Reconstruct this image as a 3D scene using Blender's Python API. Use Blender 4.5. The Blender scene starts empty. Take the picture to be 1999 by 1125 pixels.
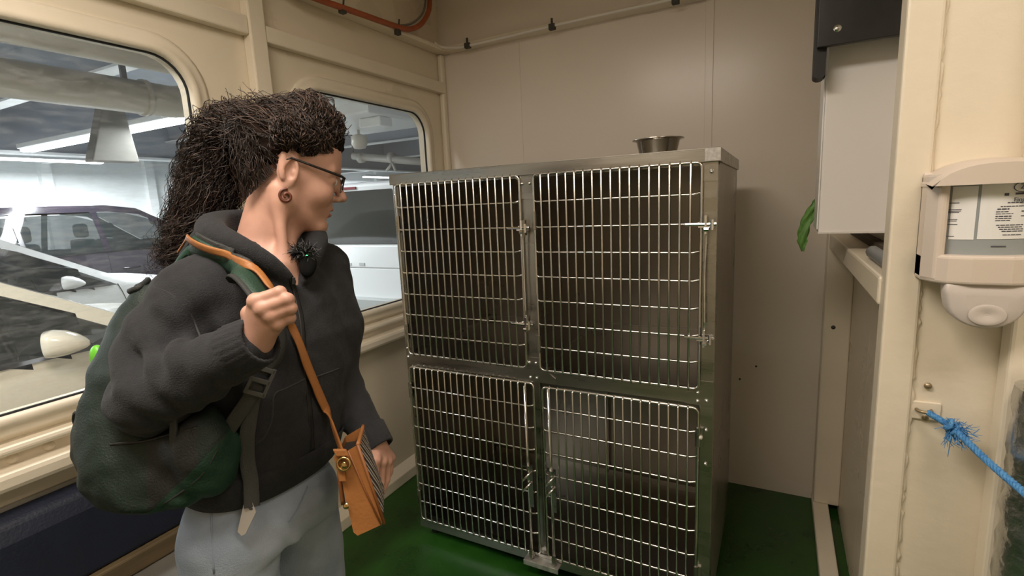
import bpy, bmesh, math, random
import numpy as np
from mathutils import Vector, Matrix
from mathutils.bvhtree import BVHTree
random.seed(7); np.random.seed(7)
scene = bpy.context.scene
COL = scene.collection
# ------------------------------------------------------------------ camera
FPX = 991.8; YAW, PITCH, ROLL = 0.48677, 0.16681, -0.04611
CAM = np.array([0.0, 0.0, 1.45])
_c, _s = math.cos(YAW), math.sin(YAW)
FWD = np.array([-_s*math.cos(PITCH), _c*math.cos(PITCH), -math.sin(PITCH)])
_r = np.array([_c, _s, 0.0]); _u = np.cross(_r, FWD)
RGT = math.cos(ROLL)*_r + math.sin(ROLL)*_u
UPV = -math.sin(ROLL)*_r + math.cos(ROLL)*_u
cd = bpy.data.cameras.new('camera'); cam = bpy.data.objects.new('camera', cd); COL.objects.link(cam)
cd.sensor_width = 36.0; cd.lens = 36.0*FPX/1999.0; cd.clip_start = 0.02; cd.clip_end = 100
M4 = Matrix.Identity(4)
for i in range(3):
    M4[i][0] = RGT[i]; M4[i][1] = UPV[i]; M4[i][2] = -FWD[i]; M4[i][3] = CAM[i]
cam.matrix_world = M4
scene.camera = cam
def ray(x, y): return (x-999.5)/FPX*RGT - (y-562.5)/FPX*UPV + FWD
def onx(x, y, X): d = ray(x, y); return CAM + d*(X-CAM[0])/d[0]
def ony(x, y, Y): d = ray(x, y); return CAM + d*(Y-CAM[1])/d[1]
def onz(x, y, Z): d = ray(x, y); return CAM + d*(Z-CAM[2])/d[2]
def dep(x, y, z): return CAM + ray(x, y)*z
# ------------------------------------------------------------------ world, exposure, large lights
w = bpy.data.worlds.new('world'); scene.world = w; w.use_nodes = True
w.node_tree.nodes['Background'].inputs[0].default_value = (0.6, 0.65, 0.7, 1)
w.node_tree.nodes['Background'].inputs[1].default_value = 0.0
vs = scene.view_settings
vs.view_transform = 'Standard'; vs.look = 'None'; vs.gamma = 1.0; vs.use_curve_mapping = False
vs.exposure = -0.12
# the compartment's ceiling lamps hang above and behind the picture: x, y, z, length, width, watts
ROOM_LAMPS = [('ceiling_lamp_left_offscreen', -0.72, 0.10, 2.50, 1.00, 0.50, 38.0), ('ceiling_lamp_right_offscreen', 0.72, 0.25, 2.50, 0.70, 0.40, 12.0)]
DECK_LAMP_W = 120.0
def area(name, loc, sx, sy, watts, col, rot=(0, 0, 0)):
    l = bpy.data.lights.new(name, 'AREA'); l.shape = 'RECTANGLE'; l.size = sx; l.size_y = sy
    l.energy = watts; l.color = col
    o = bpy.data.objects.new(name, l); COL.objects.link(o); o.location = loc; o.rotation_euler = rot
    return o
for (nm, x, y, z, sx, sy, wt) in ROOM_LAMPS: area(nm, (x, y, z), sx, sy, wt, (1.0, 0.885, 0.765))
# lamps of the car deck that continue the rows seen through the windows, outside the picture
for (nm, x, y, z, wt) in (('deck_lamp_far_offscreen', -10.8, 0.6, 2.5, DECK_LAMP_W*5), ('deck_lamp_lane_offscreen', -5.0, -1.2, 2.5, DECK_LAMP_W*1.2), ('deck_lamp_near_offscreen', -2.35, -0.9, 2.95, 80.0)):
    area(nm, (x, y, z), 0.18, 1.5, wt, (0.92, 0.97, 0.98))
# ------------------------------------------------------------------ materials
MATS = {}
def mat(name, col, rough=0.5, metal=0.0, var=0.0, scale=8.0, bump=0.0, bscale=60.0, col2=None, stretch=None,
        alpha=None, emit=0.0, coat=0.0, sss=0.0, spec=0.5, rvar=0.0, sheen=0.0):
    if name in MATS: return MATS[name]
    m = bpy.data.materials.new(name); m.use_nodes = True; MATS[name] = m
    nt = m.node_tree; b = nt.nodes['Principled BSDF']
    b.inputs['Base Color'].default_value = (*col, 1); b.inputs['Roughness'].default_value = rough
    b.inputs['Metallic'].default_value = metal; b.inputs['Specular IOR Level'].default_value = spec
    b.inputs['Coat Weight'].default_value = coat
    if sheen: b.inputs['Sheen Weight'].default_value = sheen
    if sss:
        b.inputs['Subsurface Weight'].default_value = sss; b.inputs['Subsurface Radius'].default_value = (0.012, 0.005, 0.003)
        b.inputs['Subsurface Scale'].default_value = 1.0
    if emit:
        b.inputs['Emission Color'].default_value = (*col, 1); b.inputs['Emission Strength'].default_value = emit
    tc = nt.nodes.new('ShaderNodeTexCoord'); src = tc.outputs['Object']
    if stretch:
        mp = nt.nodes.new('ShaderNodeMapping'); mp.inputs['Scale'].default_value = stretch
        nt.links.new(src, mp.inputs['Vector']); src = mp.outputs['Vector']
    if var or col2 or rvar:
        n = nt.nodes.new('ShaderNodeTexNoise'); n.inputs['Scale'].default_value = scale; n.inputs['Detail'].default_value = 6
        nt.links.new(src, n.inputs['Vector'])
        if var or col2:
            r = nt.nodes.new('ShaderNodeValToRGB')
            c2 = col2 if col2 else tuple(c*(1-var) for c in col)
            r.color_ramp.elements[0].position = 0.35; r.color_ramp.elements[1].position = 0.65
            r.color_ramp.elements[0].color = (*c2, 1); r.color_ramp.elements[1].color = (*col, 1)
            nt.links.new(n.outputs['Fac'], r.inputs['Fac']); nt.links.new(r.outputs['Color'], b.inputs['Base Color'])
        if rvar:
            mr = nt.nodes.new('ShaderNodeMapRange'); mr.inputs['From Min'].default_value = 0.3; mr.inputs['From Max'].default_value = 0.7
            mr.inputs['To Min'].default_value = rough-rvar; mr.inputs['To Max'].default_value = rough+rvar
            nt.links.new(n.outputs['Fac'], mr.inputs['Value']); nt.links.new(mr.outputs['Result'], b.inputs['Roughness'])
    if bump:
        n2 = nt.nodes.new('ShaderNodeTexNoise'); n2.inputs['Scale'].default_value = bscale; n2.inputs['Detail'].default_value = 4
        nt.links.new(src, n2.inputs['Vector'])
        bp = nt.nodes.new('ShaderNodeBump'); bp.inputs['Strength'].default_value = bump; bp.inputs['Distance'].default_value = 0.004
        nt.links.new(n2.outputs['Fac'], bp.inputs['Height']); nt.links.new(bp.outputs['Normal'], b.inputs['Normal'])
    if alpha is not None:
        tr = nt.nodes.new('ShaderNodeBsdfTransparent'); mx = nt.nodes.new('ShaderNodeMixShader'); mx.inputs[0].default_value = alpha
        out = nt.nodes['Material Output']
        nt.links.new(tr.outputs[0], mx.inputs[1]); nt.links.new(b.outputs[0], mx.inputs[2]); nt.links.new(mx.outputs[0], out.inputs[0])
    return m
CREAM = mat('cream_paint', (0.80, 0.71, 0.56), 0.30, var=0.06, scale=3, bump=0.12, bscale=14, rvar=0.06)
CREAM2 = mat('cream_paint_thick', (0.82, 0.735, 0.59), 0.34, var=0.05, scale=5, bump=0.3, bscale=30)
PALE = mat('pale_wall_paint', (0.80, 0.72, 0.63), 0.27, var=0.02, scale=1.2, bump=0.06, bscale=9)
STEEL = mat('brushed_steel', (0.42, 0.40, 0.36), 0.30, 1.0, var=0.12, scale=3, stretch=(1, 8, 8), rvar=0.07, bump=0.05, bscale=25)
STEELP = mat('steel_panel', (0.35, 0.32, 0.28), 0.34, 1.0, var=0.15, scale=2.5, rvar=0.10, bump=0.25, bscale=5)
WIRE = mat('polished_wire', (0.72, 0.70, 0.66), 0.22, 1.0)
CHROME = mat('chrome', (0.8, 0.8, 0.8), 0.12, 1.0)
WHITE = mat('white_plastic', (0.80, 0.77, 0.74), 0.35)
BLACK = mat('black_plastic', (0.018, 0.017, 0.016), 0.55)
RUBBER = mat('black_rubber', (0.012, 0.012, 0.012), 0.7)
# ------------------------------------------------------------------ mesh helpers
def absloc(o):
    v = Vector((0, 0, 0))
    while o is not None:
        v += o.location; o = o.parent
    return v
class MB:
    def __init__(s): s.v = []; s.f = []; s.mi = []
    def add(s, vs_, fs, mi=0):
        o = len(s.v); s.v += [tuple(map(float, p)) for p in vs_]; s.f += [tuple(i+o for i in f) for f in fs]; s.mi += [mi]*len(fs); return s
    def bx(s, x0, x1, y0, y1, z0, z1, mi=0):
        return s.add([(x0,y0,z0),(x1,y0,z0),(x1,y1,z0),(x0,y1,z0),(x0,y0,z1),(x1,y0,z1),(x1,y1,z1),(x0,y1,z1)],
                     [(0,3,2,1),(4,5,6,7),(0,1,5,4),(1,2,6,5),(2,3,7,6),(3,0,4,7)], mi)
    def obox(s, c, ax, ay, az, hx, hy, hz, mi=0):
        c, ax, ay, az = map(np.array, (c, ax, ay, az)); P = []
        for dz in (-1, 1):
            for dx, dy in ((-1,-1),(1,-1),(1,1),(-1,1)): P.append(c+ax*hx*dx+ay*hy*dy+az*hz*dz)
        return s.add(P, [(0,3,2,1),(4,5,6,7),(0,1,5,4),(1,2,6,5),(2,3,7,6),(3,0,4,7)], mi)
    def tube(s, pts, r, n=8, closed=False, mi=0, cap=True):
        P = [np.array(p, float) for p in pts]; N = len(P)
        rr = r if hasattr(r, '__len__') else [r]*N
        T = []
        for i in range(N):
            a = P[(i-1) % N] if (closed or i > 0) else P[i]; b = P[(i+1) % N] if (closed or i < N-1) else P[i]
            t = b-a; T.append(t/(np.linalg.norm(t)+1e-12))
        up = np.array([0, 0, 1.0]) if abs(T[0][2]) < 0.9 else np.array([1.0, 0, 0])
        nrm = np.cross(T[0], up); nrm /= np.linalg.norm(nrm)
        vs_ = []; fs = []
        for i in range(N):
            nrm = nrm - T[i]*(nrm@T[i]); nrm /= (np.linalg.norm(nrm)+1e-12); b = np.cross(T[i], nrm)
            for k in range(n):
                a = 2*math.pi*k/n; vs_.append(P[i]+(nrm*math.cos(a)+b*math.sin(a))*rr[i])
        for i in range(N if closed else N-1):
            j = (i+1) % N
            for k in range(n): fs.append((i*n+k, i*n+(k+1) % n, j*n+(k+1) % n, j*n+k))
        if not closed and cap: fs += [tuple(range(n-1, -1, -1)), tuple((N-1)*n+k for k in range(n))]
        return s.add(vs_, fs, mi)
    def cyl(s, a, b, r, n=12, mi=0): return s.tube([a, b], r, n, mi=mi)
    def lathe(s, prof, c=(0,0,0), n=24, axis='z', mi=0, close=True):
        vs_ = []; fs = []; m = len(prof)
        for k in range(n):
            a = 2*math.pi*k/n
            for (r, h) in prof:
                p = (r*math.cos(a), r*math.sin(a), h)
                if axis == 'y': p = (p[0], p[2], p[1])
                if axis == 'x': p = (p[2], p[0], p[1])
                vs_.append((p[0]+c[0], p[1]+c[1], p[2]+c[2]))
        for k in range(n):
            j = (k+1) % n
            for i in range(m-1): fs.append((k*m+i, j*m+i, j*m+i+1, k*m+i+1))
        return s.add(vs_, fs, mi)
    def prism(s, poly, axis, a, b, mi=0):
        """poly in the two other axes (order: x:(y,z) y:(x,z) z:(x,y)), between a and b on axis"""
        n = len(poly); vs_ = []
        for t in (a, b):
            for (p, q) in poly: vs_.append({'x': (t, p, q), 'y': (p, t, q), 'z': (p, q, t)}[axis])
        fs = [tuple(range(n)), tuple(range(2*n-1, n-1, -1))] + [(i, i+n, (i+1) % n+n, (i+1) % n) for i in range(n)]
        return s.add(vs_, fs, mi)
    def grid(s, G, mi=0, wrap=False):
        G = np.asarray(G, float); a, b = G.shape[:2]
        fs = [(i*b+j, i*b+(j+1) % b, (i+1)*b+(j+1) % b, (i+1)*b+j) for i in range(a-1) for j in range(b if wrap else b-1)]
        return s.add(G.reshape(-1, 3), fs, mi)
    def build(s, name, m, parent=None, smooth=False, bevel=0.0, seg=2, label=None, kind=None, fixn=True, subd=0):
        V = np.array(s.v, float)
        if parent is not None: loc = np.array(absloc(parent))
        else: loc = np.array([(V[:,0].min()+V[:,0].max())/2, (V[:,1].min()+V[:,1].max())/2, V[:,2].min()])
        me = bpy.data.meshes.new(name); me.from_pydata((V-loc).tolist(), [], s.f)
        ms = m if isinstance(m, (list, tuple)) else [m]
        for q in ms: me.materials.append(q)
        if len(ms) > 1: me.polygons.foreach_set('material_index', s.mi)
        if fixn:
            bm = bmesh.new(); bm.from_mesh(me); bmesh.ops.recalc_face_normals(bm, faces=bm.faces); bm.to_mesh(me); bm.free()
        if smooth: me.polygons.foreach_set('use_smooth', [True]*len(me.polygons))
        o = bpy.data.objects.new(name, me); COL.objects.link(o)
        if parent is not None: o.parent = parent
        else: o.location = loc
        if bevel:
            b = o.modifiers.new('bevel', 'BEVEL'); b.width = bevel; b.segments = seg; b.limit_method = 'ANGLE'; b.angle_limit = math.radians(35)
        if subd:
            d = o.modifiers.new('subd', 'SUBSURF'); d.levels = subd; d.render_levels = subd
        if label: o['label'] = label
        if kind: o['kind'] = kind
        return o
def tag(o, label, cat, group=None, kind=None):
    o['label'] = label; o['category'] = cat
    if group: o['group'] = group
    if kind: o['kind'] = kind
    return o
def empty(name, loc):
    o = bpy.data.objects.new(name, None); o.empty_display_size = 0.05; COL.objects.link(o); o.location = Vector([float(c) for c in loc]); return o
def share(src, parent, offset, name=None):
    """copy of a part sharing its mesh, moved by offset, parented to parent"""
    o = src.copy(); COL.objects.link(o); o.parent = parent; o.location = src.location + Vector(offset); return o
def struct(o, label=None, cat=None):
    o['kind'] = 'structure'
    if label: o['label'] = label
    if cat: o['category'] = cat
    return o
def rrect(y0, y1, z0, z1, r, n=8):
    P = []
    for (cy, cz, a0) in ((y1-r, z1-r, 0), (y0+r, z1-r, 90), (y0+r, z0+r, 180), (y1-r, z0+r, 270)):
        for k in range(n+1):
            a = math.radians(a0+90*k/n); P.append((cy+r*math.cos(a), cz+r*math.sin(a)))
    return P
def bez(P, n=12):
    """Catmull-Rom through points"""
    P = [np.array(p, float) for p in P]; Q = [2*P[0]-P[1]]+P+[2*P[-1]-P[-2]]; out = []
    for i in range(1, len(Q)-2):
        for k in range(n):
            t = k/n; a, b, c, d = Q[i-1:i+3]
            out.append(0.5*((2*b)+(-a+c)*t+(2*a-5*b+4*c-d)*t*t+(-a+3*b-3*c+d)*t**3))
    out.append(P[-1]); return out
# ================================================================== ROOM SHELL
XL, YB, ZL, ZC = -1.77, 2.59, 2.30, 2.62      # left wall, back wall, ledge height, ceiling
XR, YF = 1.35, -1.7                           # far right wall, wall behind the photographer
# floor: green deck paint
def floor_mat():
    m = mat('green_deck_paint', (0.018, 0.085, 0.008), 0.34, col2=(0.011, 0.052, 0.006), scale=6, bump=0.25, bscale=40, rvar=0.12)
    return m
struct(MB().bx(XL-0.1, XR, YF, YB+0.1, -0.05, 0).build('floor', floor_mat()), 'glossy green painted steel deck floor', 'floor')
struct(MB().bx(XL-0.1, XR, YF, YB+0.1, ZC, ZC+0.05).build('ceiling', CREAM), 'cream painted steel ceiling', 'ceiling')
# left wall plate with two window openings
WIN = [(-0.35, 1.115, 0.945, 1.985, 0.13), (1.53, 2.415, 0.945, 1.972, 0.13)]
def plate_with_holes(name, X, th, y0, y1, z0, z1, holes, m):
    bm = bmesh.new(); edges = []
    for loop in [[(y0, z0), (y1, z0), (y1, z1), (y0, z1)]] + holes:
        vs_ = [bm.verts.new((X, p, q)) for p, q in loop]
        edges += [bm.edges.new((vs_[i], vs_[(i+1) % len(vs_)])) for i in range(len(vs_))]
    bmesh.ops.triangle_fill(bm, use_beauty=True, use_dissolve=False, edges=edges)
    g = bmesh.ops.extrude_face_region(bm, geom=bm.faces[:])
    bmesh.ops.translate(bm, vec=(-th, 0, 0), verts=[v for v in g['geom'] if isinstance(v, bmesh.types.BMVert)])
    bmesh.ops.recalc_face_normals(bm, faces=bm.faces)
    me = bpy.data.meshes.new(name); bm.to_mesh(me); bm.free(); me.materials.append(m)
    o = bpy.data.objects.new(name, me); COL.objects.link(o); return o
wl = plate_with_holes('wall_left', XL, 0.06, YF, YB+0.1, 0.0, ZC, [rrect(*w_[:4], w_[4]) for w_ in WIN], CREAM)
struct(wl, 'cream painted steel wall with two rounded windows', 'wall')
GLASS = mat('window_glass', (0.75, 0.78, 0.8), 0.06, alpha=0.10, rvar=0.05, scale=20)
def haze_glass():
    m = bpy.data.materials.new('scratched_window_glass'); m.use_nodes = True; nt = m.node_tree
    b = nt.nodes['Principled BSDF']; b.inputs['Base Color'].default_value = (0.75, 0.8, 0.85, 1); b.inputs['Roughness'].default_value = 0.12
    tc = nt.nodes.new('ShaderNodeTexCoord'); mp = nt.nodes.new('ShaderNodeMapping'); mp.inputs['Scale'].default_value = (1, 2.0, 9); mp.inputs['Rotation'].default_value = (0.5, 0, 0)
    n = nt.nodes.new('ShaderNodeTexNoise'); n.inputs['Scale'].default_value = 6; n.inputs['Detail'].default_value = 10; n.inputs['Roughness'].default_value = 0.75
    mr = nt.nodes.new('ShaderNodeMapRange'); mr.inputs['From Min'].default_value = 0.45; mr.inputs['From Max'].default_value = 0.8
    mr.inputs['To Min'].default_value = 0.02; mr.inputs['To Max'].default_value = 0.17
    tr = nt.nodes.new('ShaderNodeBsdfTransparent'); mx = nt.nodes.new('ShaderNodeMixShader')
    nt.links.new(tc.outputs['Object'], mp.inputs['Vector']); nt.links.new(mp.outputs[0], n.inputs['Vector']); nt.links.new(n.outputs['Fac'], mr.inputs['Value'])
    nt.links.new(mr.outputs[0], mx.inputs[0]); nt.links.new(tr.outputs[0], mx.inputs[1]); nt.links.new(b.outputs[0], mx.inputs[2])
    nt.links.new(mx.outputs[0], nt.nodes['Material Output'].inputs[0]); return m
HAZE = haze_glass()
for i, (y0, y1, z0, z1, r) in enumerate(WIN):
    root = empty('window_%d' % (i+1), (XL, (y0+y1)/2, z0)); struct(root, ['wide rounded window with scratched glass beside the bench', 'smaller rounded window beside the steel cage'][i], 'window')
    # raised frame ring: two steps
    fr = MB()
    prof = [(0.045, 0.0), (0.045, 0.006), (0.030, 0.012), (0.012, 0.012), (0.006, 0.020), (-0.012, 0.020), (-0.016, 0.010), (-0.016, -0.05)]
    G = [[(XL+h, p, q) for (p, q) in rrect(y0-o_, y1+o_, z0-o_, z1+o_, r+o_)] for (o_, h) in prof]
    fr.grid(G, wrap=True); fr.build('window_frame', CREAM2, root, smooth=True)
    gk = MB(); G = [[(XL+h, p, q) for (p, q) in rrect(y0-o_, y1+o_, z0-o_, z1+o_, r+o_)] for (o_, h) in [(-0.013, -0.012), (-0.013, -0.004), (-0.021, -0.004), (-0.021, -0.012)]]
    gk.grid(G, wrap=True); gk.build('gasket', RUBBER, root)
    pn = MB(); pn.prism(rrect(y0-0.0, y1, z0, z1, r), 'x', XL-0.022, XL-0.014); pn.build('pane', HAZE if i == 0 else GLASS, root)
# stiffeners and ledges on the left wall
def bar(name, args, m=CREAM2, bevel=0.006, label=None):
    return struct(MB().bx(*args).build(name, m, bevel=bevel), label)
n_ = [0]
def trim(args, m=CREAM2, bevel=0.006, label='cream painted steel trim bar'):
    n_[0] += 1; return bar('trim_%d' % n_[0], args, m, bevel, label)
trim((XL, XL+0.045, 1.325, 1.395, 1.0, ZL), label='vertical cream post between the two windows')
trim((XL, XL+0.04, 1.395, YB-0.02, 2.085, 2.145), label='horizontal cream stiffener above the small window')
trim((XL, XL+0.04, YF, 1.325, 2.095, 2.16), label='horizontal cream stiffener above the wide window')
trim((XL, XL+0.075, YF, YB, ZL, ZL+0.022), label='projecting cable ledge along the window wall')
trim((XL+0.06, XR, YB-0.075, YB, ZL, ZL+0.022), label='projecting cable ledge along the back wall')
trim((XL, XL+0.05, YF, YB, 0.868, 0.893), bevel=0.010, label='cream sill lip under the windows')
trim((XL, XL+0.075, YF, YB, 0.785, 0.835), bevel=0.014, label='rounded cream rail below the sill')
trim((XL, XL+0.018, YF, YB, 0.835, 0.868), bevel=0.0, label='recessed bolt strip of the sill')
struct(MB().prism([(XL, 0), (XL+0.055, 0), (XL+0.05, 0.05), (XL, 0.085)], 'y', YF, YB).build('baseboard_left', CREAM2, bevel=0.004), 'sloping cream skirting under the window wall')
trim((XL, XL+0.035, YB-0.04, YB, 0.08, ZL), bevel=0.012, label='cream corner cover strip')
bl = 0
for px in ((18, 868), (90, 845)):
    p = onx(px[0], px[1], XL+0.018)
    o = MB().lathe([(0.0, 0.010), (0.010, 0.008), (0.014, 0.0)], (XL+0.018, p[1], 0.851), 12, 'x').build('bolt', CREAM2, smooth=True)
    tag(o, 'painted dome bolt head in the window sill strip', 'bolt', 'bolts in the window sill strip')
# back wall
struct(MB().bx(XL-0.06, XR, YB, YB+0.05, 0, ZC).build('wall_back', PALE), 'pale cream back wall behind the steel cage', 'wall')
trim((-0.325, -0.29, YB-0.004, YB, 0.0, ZL), PALE, 0.0015, 'flat vertical joint strip on the back wall')
trim((-1.30, -1.26, YB-0.003, YB, 0.0, ZL), PALE, 0.001, 'flat vertical joint strip near the corner')
for (px, py, lb) in ((1383, 97, 'small dark rivet high on the joint strip'), (1444, 741, 'small dark rivet beside the cage in the back wall'), (1476, 716, 'faint small rivet between the cage and the corner post')):
    p = ony(px, py, YB-0.004)
    o = MB().lathe([(0, -0.003), (0.0045, -0.002), (0.006, 0.004)], (p[0], YB-0.001, p[2]), 10, 'y').build('rivet', mat('dark_rivet', (0.05, 0.045, 0.04), 0.6), smooth=True)
    tag(o, lb, 'rivet', 'rivets in the back wall')
# right side: recessed panel with frame, curb and ledge
PANEL = CREAM
struct(MB().bx(0.285, 0.33, 1.29, YB, 0, ZC).build('wall_right', PANEL), 'recessed cream side panel beside the door post', 'wall')
trim((0.185, 0.285, 2.50, YB, 0.035, ZC), label='cream corner post of the recessed side panel')
trim((0.190, 0.285, 1.29, 2.50, 1.20, 1.262), label='horizontal cream ledge of the recessed side panel')
trim((0.182, 0.245, 1.29, YB, 0.0, 0.035), CREAM2, label='cream floor curb of the recessed side panel')
trim((0.2849, 0.2865, 2.02, 2.04, 0.04, 1.2), PANEL, 0.0, 'narrow joint in the side panel')
for (px, py) in ((1627, 640),):
    p = ony(px, py, 2.495)
    tag(MB().lathe([(0, -0.006), (0.007, -0.004), (0.009, 0.0)], (p[0], 2.5, p[2]), 10, 'y').build('bolt', MATS['dark_rivet'], smooth=True), 'dark bolt head on the corner post', 'bolt')
# box of dark pipes behind the ledge
o = MB().bx(0.255, 0.284, 1.35, 2.45, 1.262, 1.285).build('dark_shelf_liner', mat('dark_brown_liner', (0.07, 0.05, 0.035), 0.7, var=0.3, scale=20), bevel=0.003)
tag(o, 'dark brown strip lying on the side ledge below the white box', 'strip')
o = MB().tube(bez([(0.222, 1.36, 1.2785), (0.222, 1.48, 1.2785), (0.222, 1.62, 1.2785)], 6), [0.0165]*13, 10).build('grey_hose', mat('grey_hose', (0.20, 0.21, 0.22), 0.5), smooth=True)
tag(o, 'short grey hose end lying on the side ledge', 'hose')
# partition with the dispenser
PY = 1.25
struct(MB().bx(0.25, XR, PY, PY+0.04, 0, ZC).build('wall_partition', CREAM2), 'cream partition wall carrying the soap dispenser', 'wall')
struct(MB().bx(0.195, 0.252, PY-0.012, PY+0.05, 0, ZC).build('trim_90', CREAM2, bevel=0.005), 'flat cream bar capping the partition edge', 'trim')
pts = []; rr = []
z = 0.0
while z < ZC:
    pts.append((0.2525+0.0022*random.uniform(-1, 1), PY-0.001, z)); rr.append(random.uniform(0.002, 0.0062)); z += random.uniform(0.006, 0.016)
struct(MB().tube(pts, rr, 7).build('trim_91', CREAM2, smooth=True), 'lumpy weld bead along the partition edge', 'trim')
p0 = ony(1936, 1000, PY-0.05)
struct(MB().bx(p0[0]-0.002, p0[0]+0.028, PY-0.05, PY, 0, 1.9).build('trim_92', CREAM2, bevel=0.006), 'upright cream flange on the partition', 'trim')
# remaining enclosing walls (behind and right of the photographer)
struct(MB().bx(XR, XR+0.05, YF, YB, 0, ZC).build('wall_far', CREAM), 'cream wall behind the partition', 'wall')
struct(MB().bx(XL-0.1, XR+0.05, YF-0.05, YF, 0, ZC).build('wall_front', CREAM), 'cream wall behind the photographer', 'wall')
# ================================================================== CABLES, CLIPS
ORNG = mat('orange_cable', (0.42, 0.10, 0.035), 0.5, var=0.2, scale=30)
XE = XL+0.082
pc = [onx(px, py, XE+0.004) for px, py in ((560, -27), (620, -2), (700, 26), (775, 52), (800, 57))]
up_ = [onx(px, py, XE-0.01) for px, py in ((822, 47), (836, 24), (839, 0), (838, -30))]
o = MB().tube(bez([*pc, *up_], 8), 0.013, 10).build('orange_cable', ORNG, smooth=True); tag(o, 'thick orange cable running along the ledge and bending up', 'cable')
gc = [onx(px, py, XL+0.03) for px, py in ((770, 51), (800, 47), (820, 33), (830, 10), (830, -30))]
o = MB().tube(bez(gc, 8), 0.006, 8).build('grey_cable', mat('grey_cable', (0.25, 0.23, 0.20), 0.5), smooth=True); tag(o, 'thin grey cable curving up inside the orange cable', 'cable')
YE = YB-0.080
cp = [onx(848, 84, XL+0.07), onx(862, 92, XL+0.075)] + [ony(px, py, YE) for px, py in ((885, 93), (905, 91), (1000, 69), (1080, 50), (1200, 23), (1320, -3), (1420, -26))]
o = MB().tube(bez(cp, 6), 0.008, 8).build('white_conduit', mat('cream_conduit', (0.78, 0.74, 0.66), 0.35), smooth=True); tag(o, 'thin cream conduit along the back wall ledge', 'conduit')
CL = mat('dark_clip', (0.05, 0.045, 0.035), 0.6)
def clip(p, wall, lab, grp):
    root = empty('cable_clip', p); tag(root, lab, 'clip', grp)
    x, y, z = p
    if wall == 'l':
        MB().bx(x-0.012, x+0.012, y-0.014, y+0.014, z-0.020, z+0.004).build('clamp', CL, root, bevel=0.003)
        MB().cyl((x+0.006, y, z), (x+0.016, y, z+0.05), 0.004, 8).build('tie', CL, root)
    else:
        MB().bx(x-0.016, x+0.016, y-0.014, y+0.012, z-0.018, z+0.010).build('clamp', CL, root, bevel=0.003)
        MB().cyl((x, y-0.004, z+0.01), (x, y-0.004, z+0.035), 0.006, 8).build('screw', CL, root)
for px, py, lb in ((668, 17, 'dark clip on the straight run of the orange cable'), (776, 60, 'dark clip where the orange cable bends upward')): clip(onx(px, py, XE), 'l', lb, 'clips under the orange cable')
for px, py, lb in ((913, 88, 'dark conduit clip beside the corner of the two walls'), (1078, 51, 'dark conduit clip midway along the back wall ledge'), (1319, 0, 'dark conduit clip by the joint strip of the back wall')): clip(ony(px, py, YE), 'b', lb, 'clips under the cream conduit')
# ================================================================== STEEL CAGE
CX0, CX1, CY0, CY1, CZ0, CZ1 = -1.365, -0.160, 1.605, 2.31, 0.05, 1.575
cage = empty('steel_cage', ((CX0+CX1)/2, (CY0+CY1)/2, 0.0))
tag(cage, 'large stainless steel animal cage bank with four barred doors', 'cage')
T = 0.006
MB().bx(CX0, CX0+T, CY0+0.03, CY1, CZ0, CZ1-0.01).build('side_panel', STEELP, cage)
MB().bx(CX1-T, CX1, CY0+0.03, CY1, CZ0, CZ1-0.01).build('side_panel', STEELP, cage)
MB().bx(CX0+T, CX1-T, CY1-T, CY1, CZ0, CZ1-0.01).build('back_panel', STEELP, cage)
XM = -0.775
MB().bx(XM-0.004, XM+0.004, CY0+0.03, CY1-T, 0.845, CZ1-0.01).build('divider', STEELP, cage)
MB().bx(CX0+T, CX1-T, CY0+0.03, CY1-T, 0.815, 0.838).build('shelf', STEELP, cage)
MB().bx(CX0+T, CX1-T, CY0+0.03, CY1-T, CZ0+0.02, CZ0+0.035).build('floor_panel', STEELP, cage)
lid = MB(); lid.bx(CX0-0.004, CX1+0.006, CY0-0.012, CY1+0.01, CZ1-0.002, CZ1+0.004)
lid.bx(CX0-0.004, CX1+0.006, CY0-0.012, CY0-0.006, CZ1-0.036, CZ1); lid.bx(CX1, CX1+0.006, CY0-0.006, CY1+0.01, CZ1-0.036, CZ1); lid.bx(CX0-0.004, CX0-0.001, CY0-0.006, CY1+0.01, CZ1-0.036, CZ1)
lid.build('lid', STEEL, cage, bevel=0.0015)
# strip of tape on the lid corner
MB().bx(CX1-0.036, CX1+0.0065, CY0-0.0128, CY0-0.0122, CZ1-0.033, CZ1+0.002).build('tape', mat('silver_tape', (0.55, 0.53, 0.50), 0.45, 0.5, var=0.3, scale=90), cage)
# low inner ledges (seen as bright and dark lines at the back and sides)
for (x0, x1) in ((CX0+T, XM-0.004), (XM+0.004, CX1-T)):
    MB().bx(x0+0.004, x1-0.004, CY1-0.03, CY1-0.007, 0.838, 0.862).build('drain_channel', STEELP, cage)
    MB().bx(x0, x0+0.010, CY0+0.04, CY1-0.03, 0.838, 0.850).build('edge_lip', STEEL, cage)
MB().bx(XM+0.06, XM+0.068, CY1-0.03, CY1-0.007, 0.1, 0.81).build('back_seam', STEELP, cage)
MB().bx(CX0+0.01, CX1-0.01, CY1-0.03, CY1-0.007, 0.085, 0.115).build('drain_channel', STEELP, cage)
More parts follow.
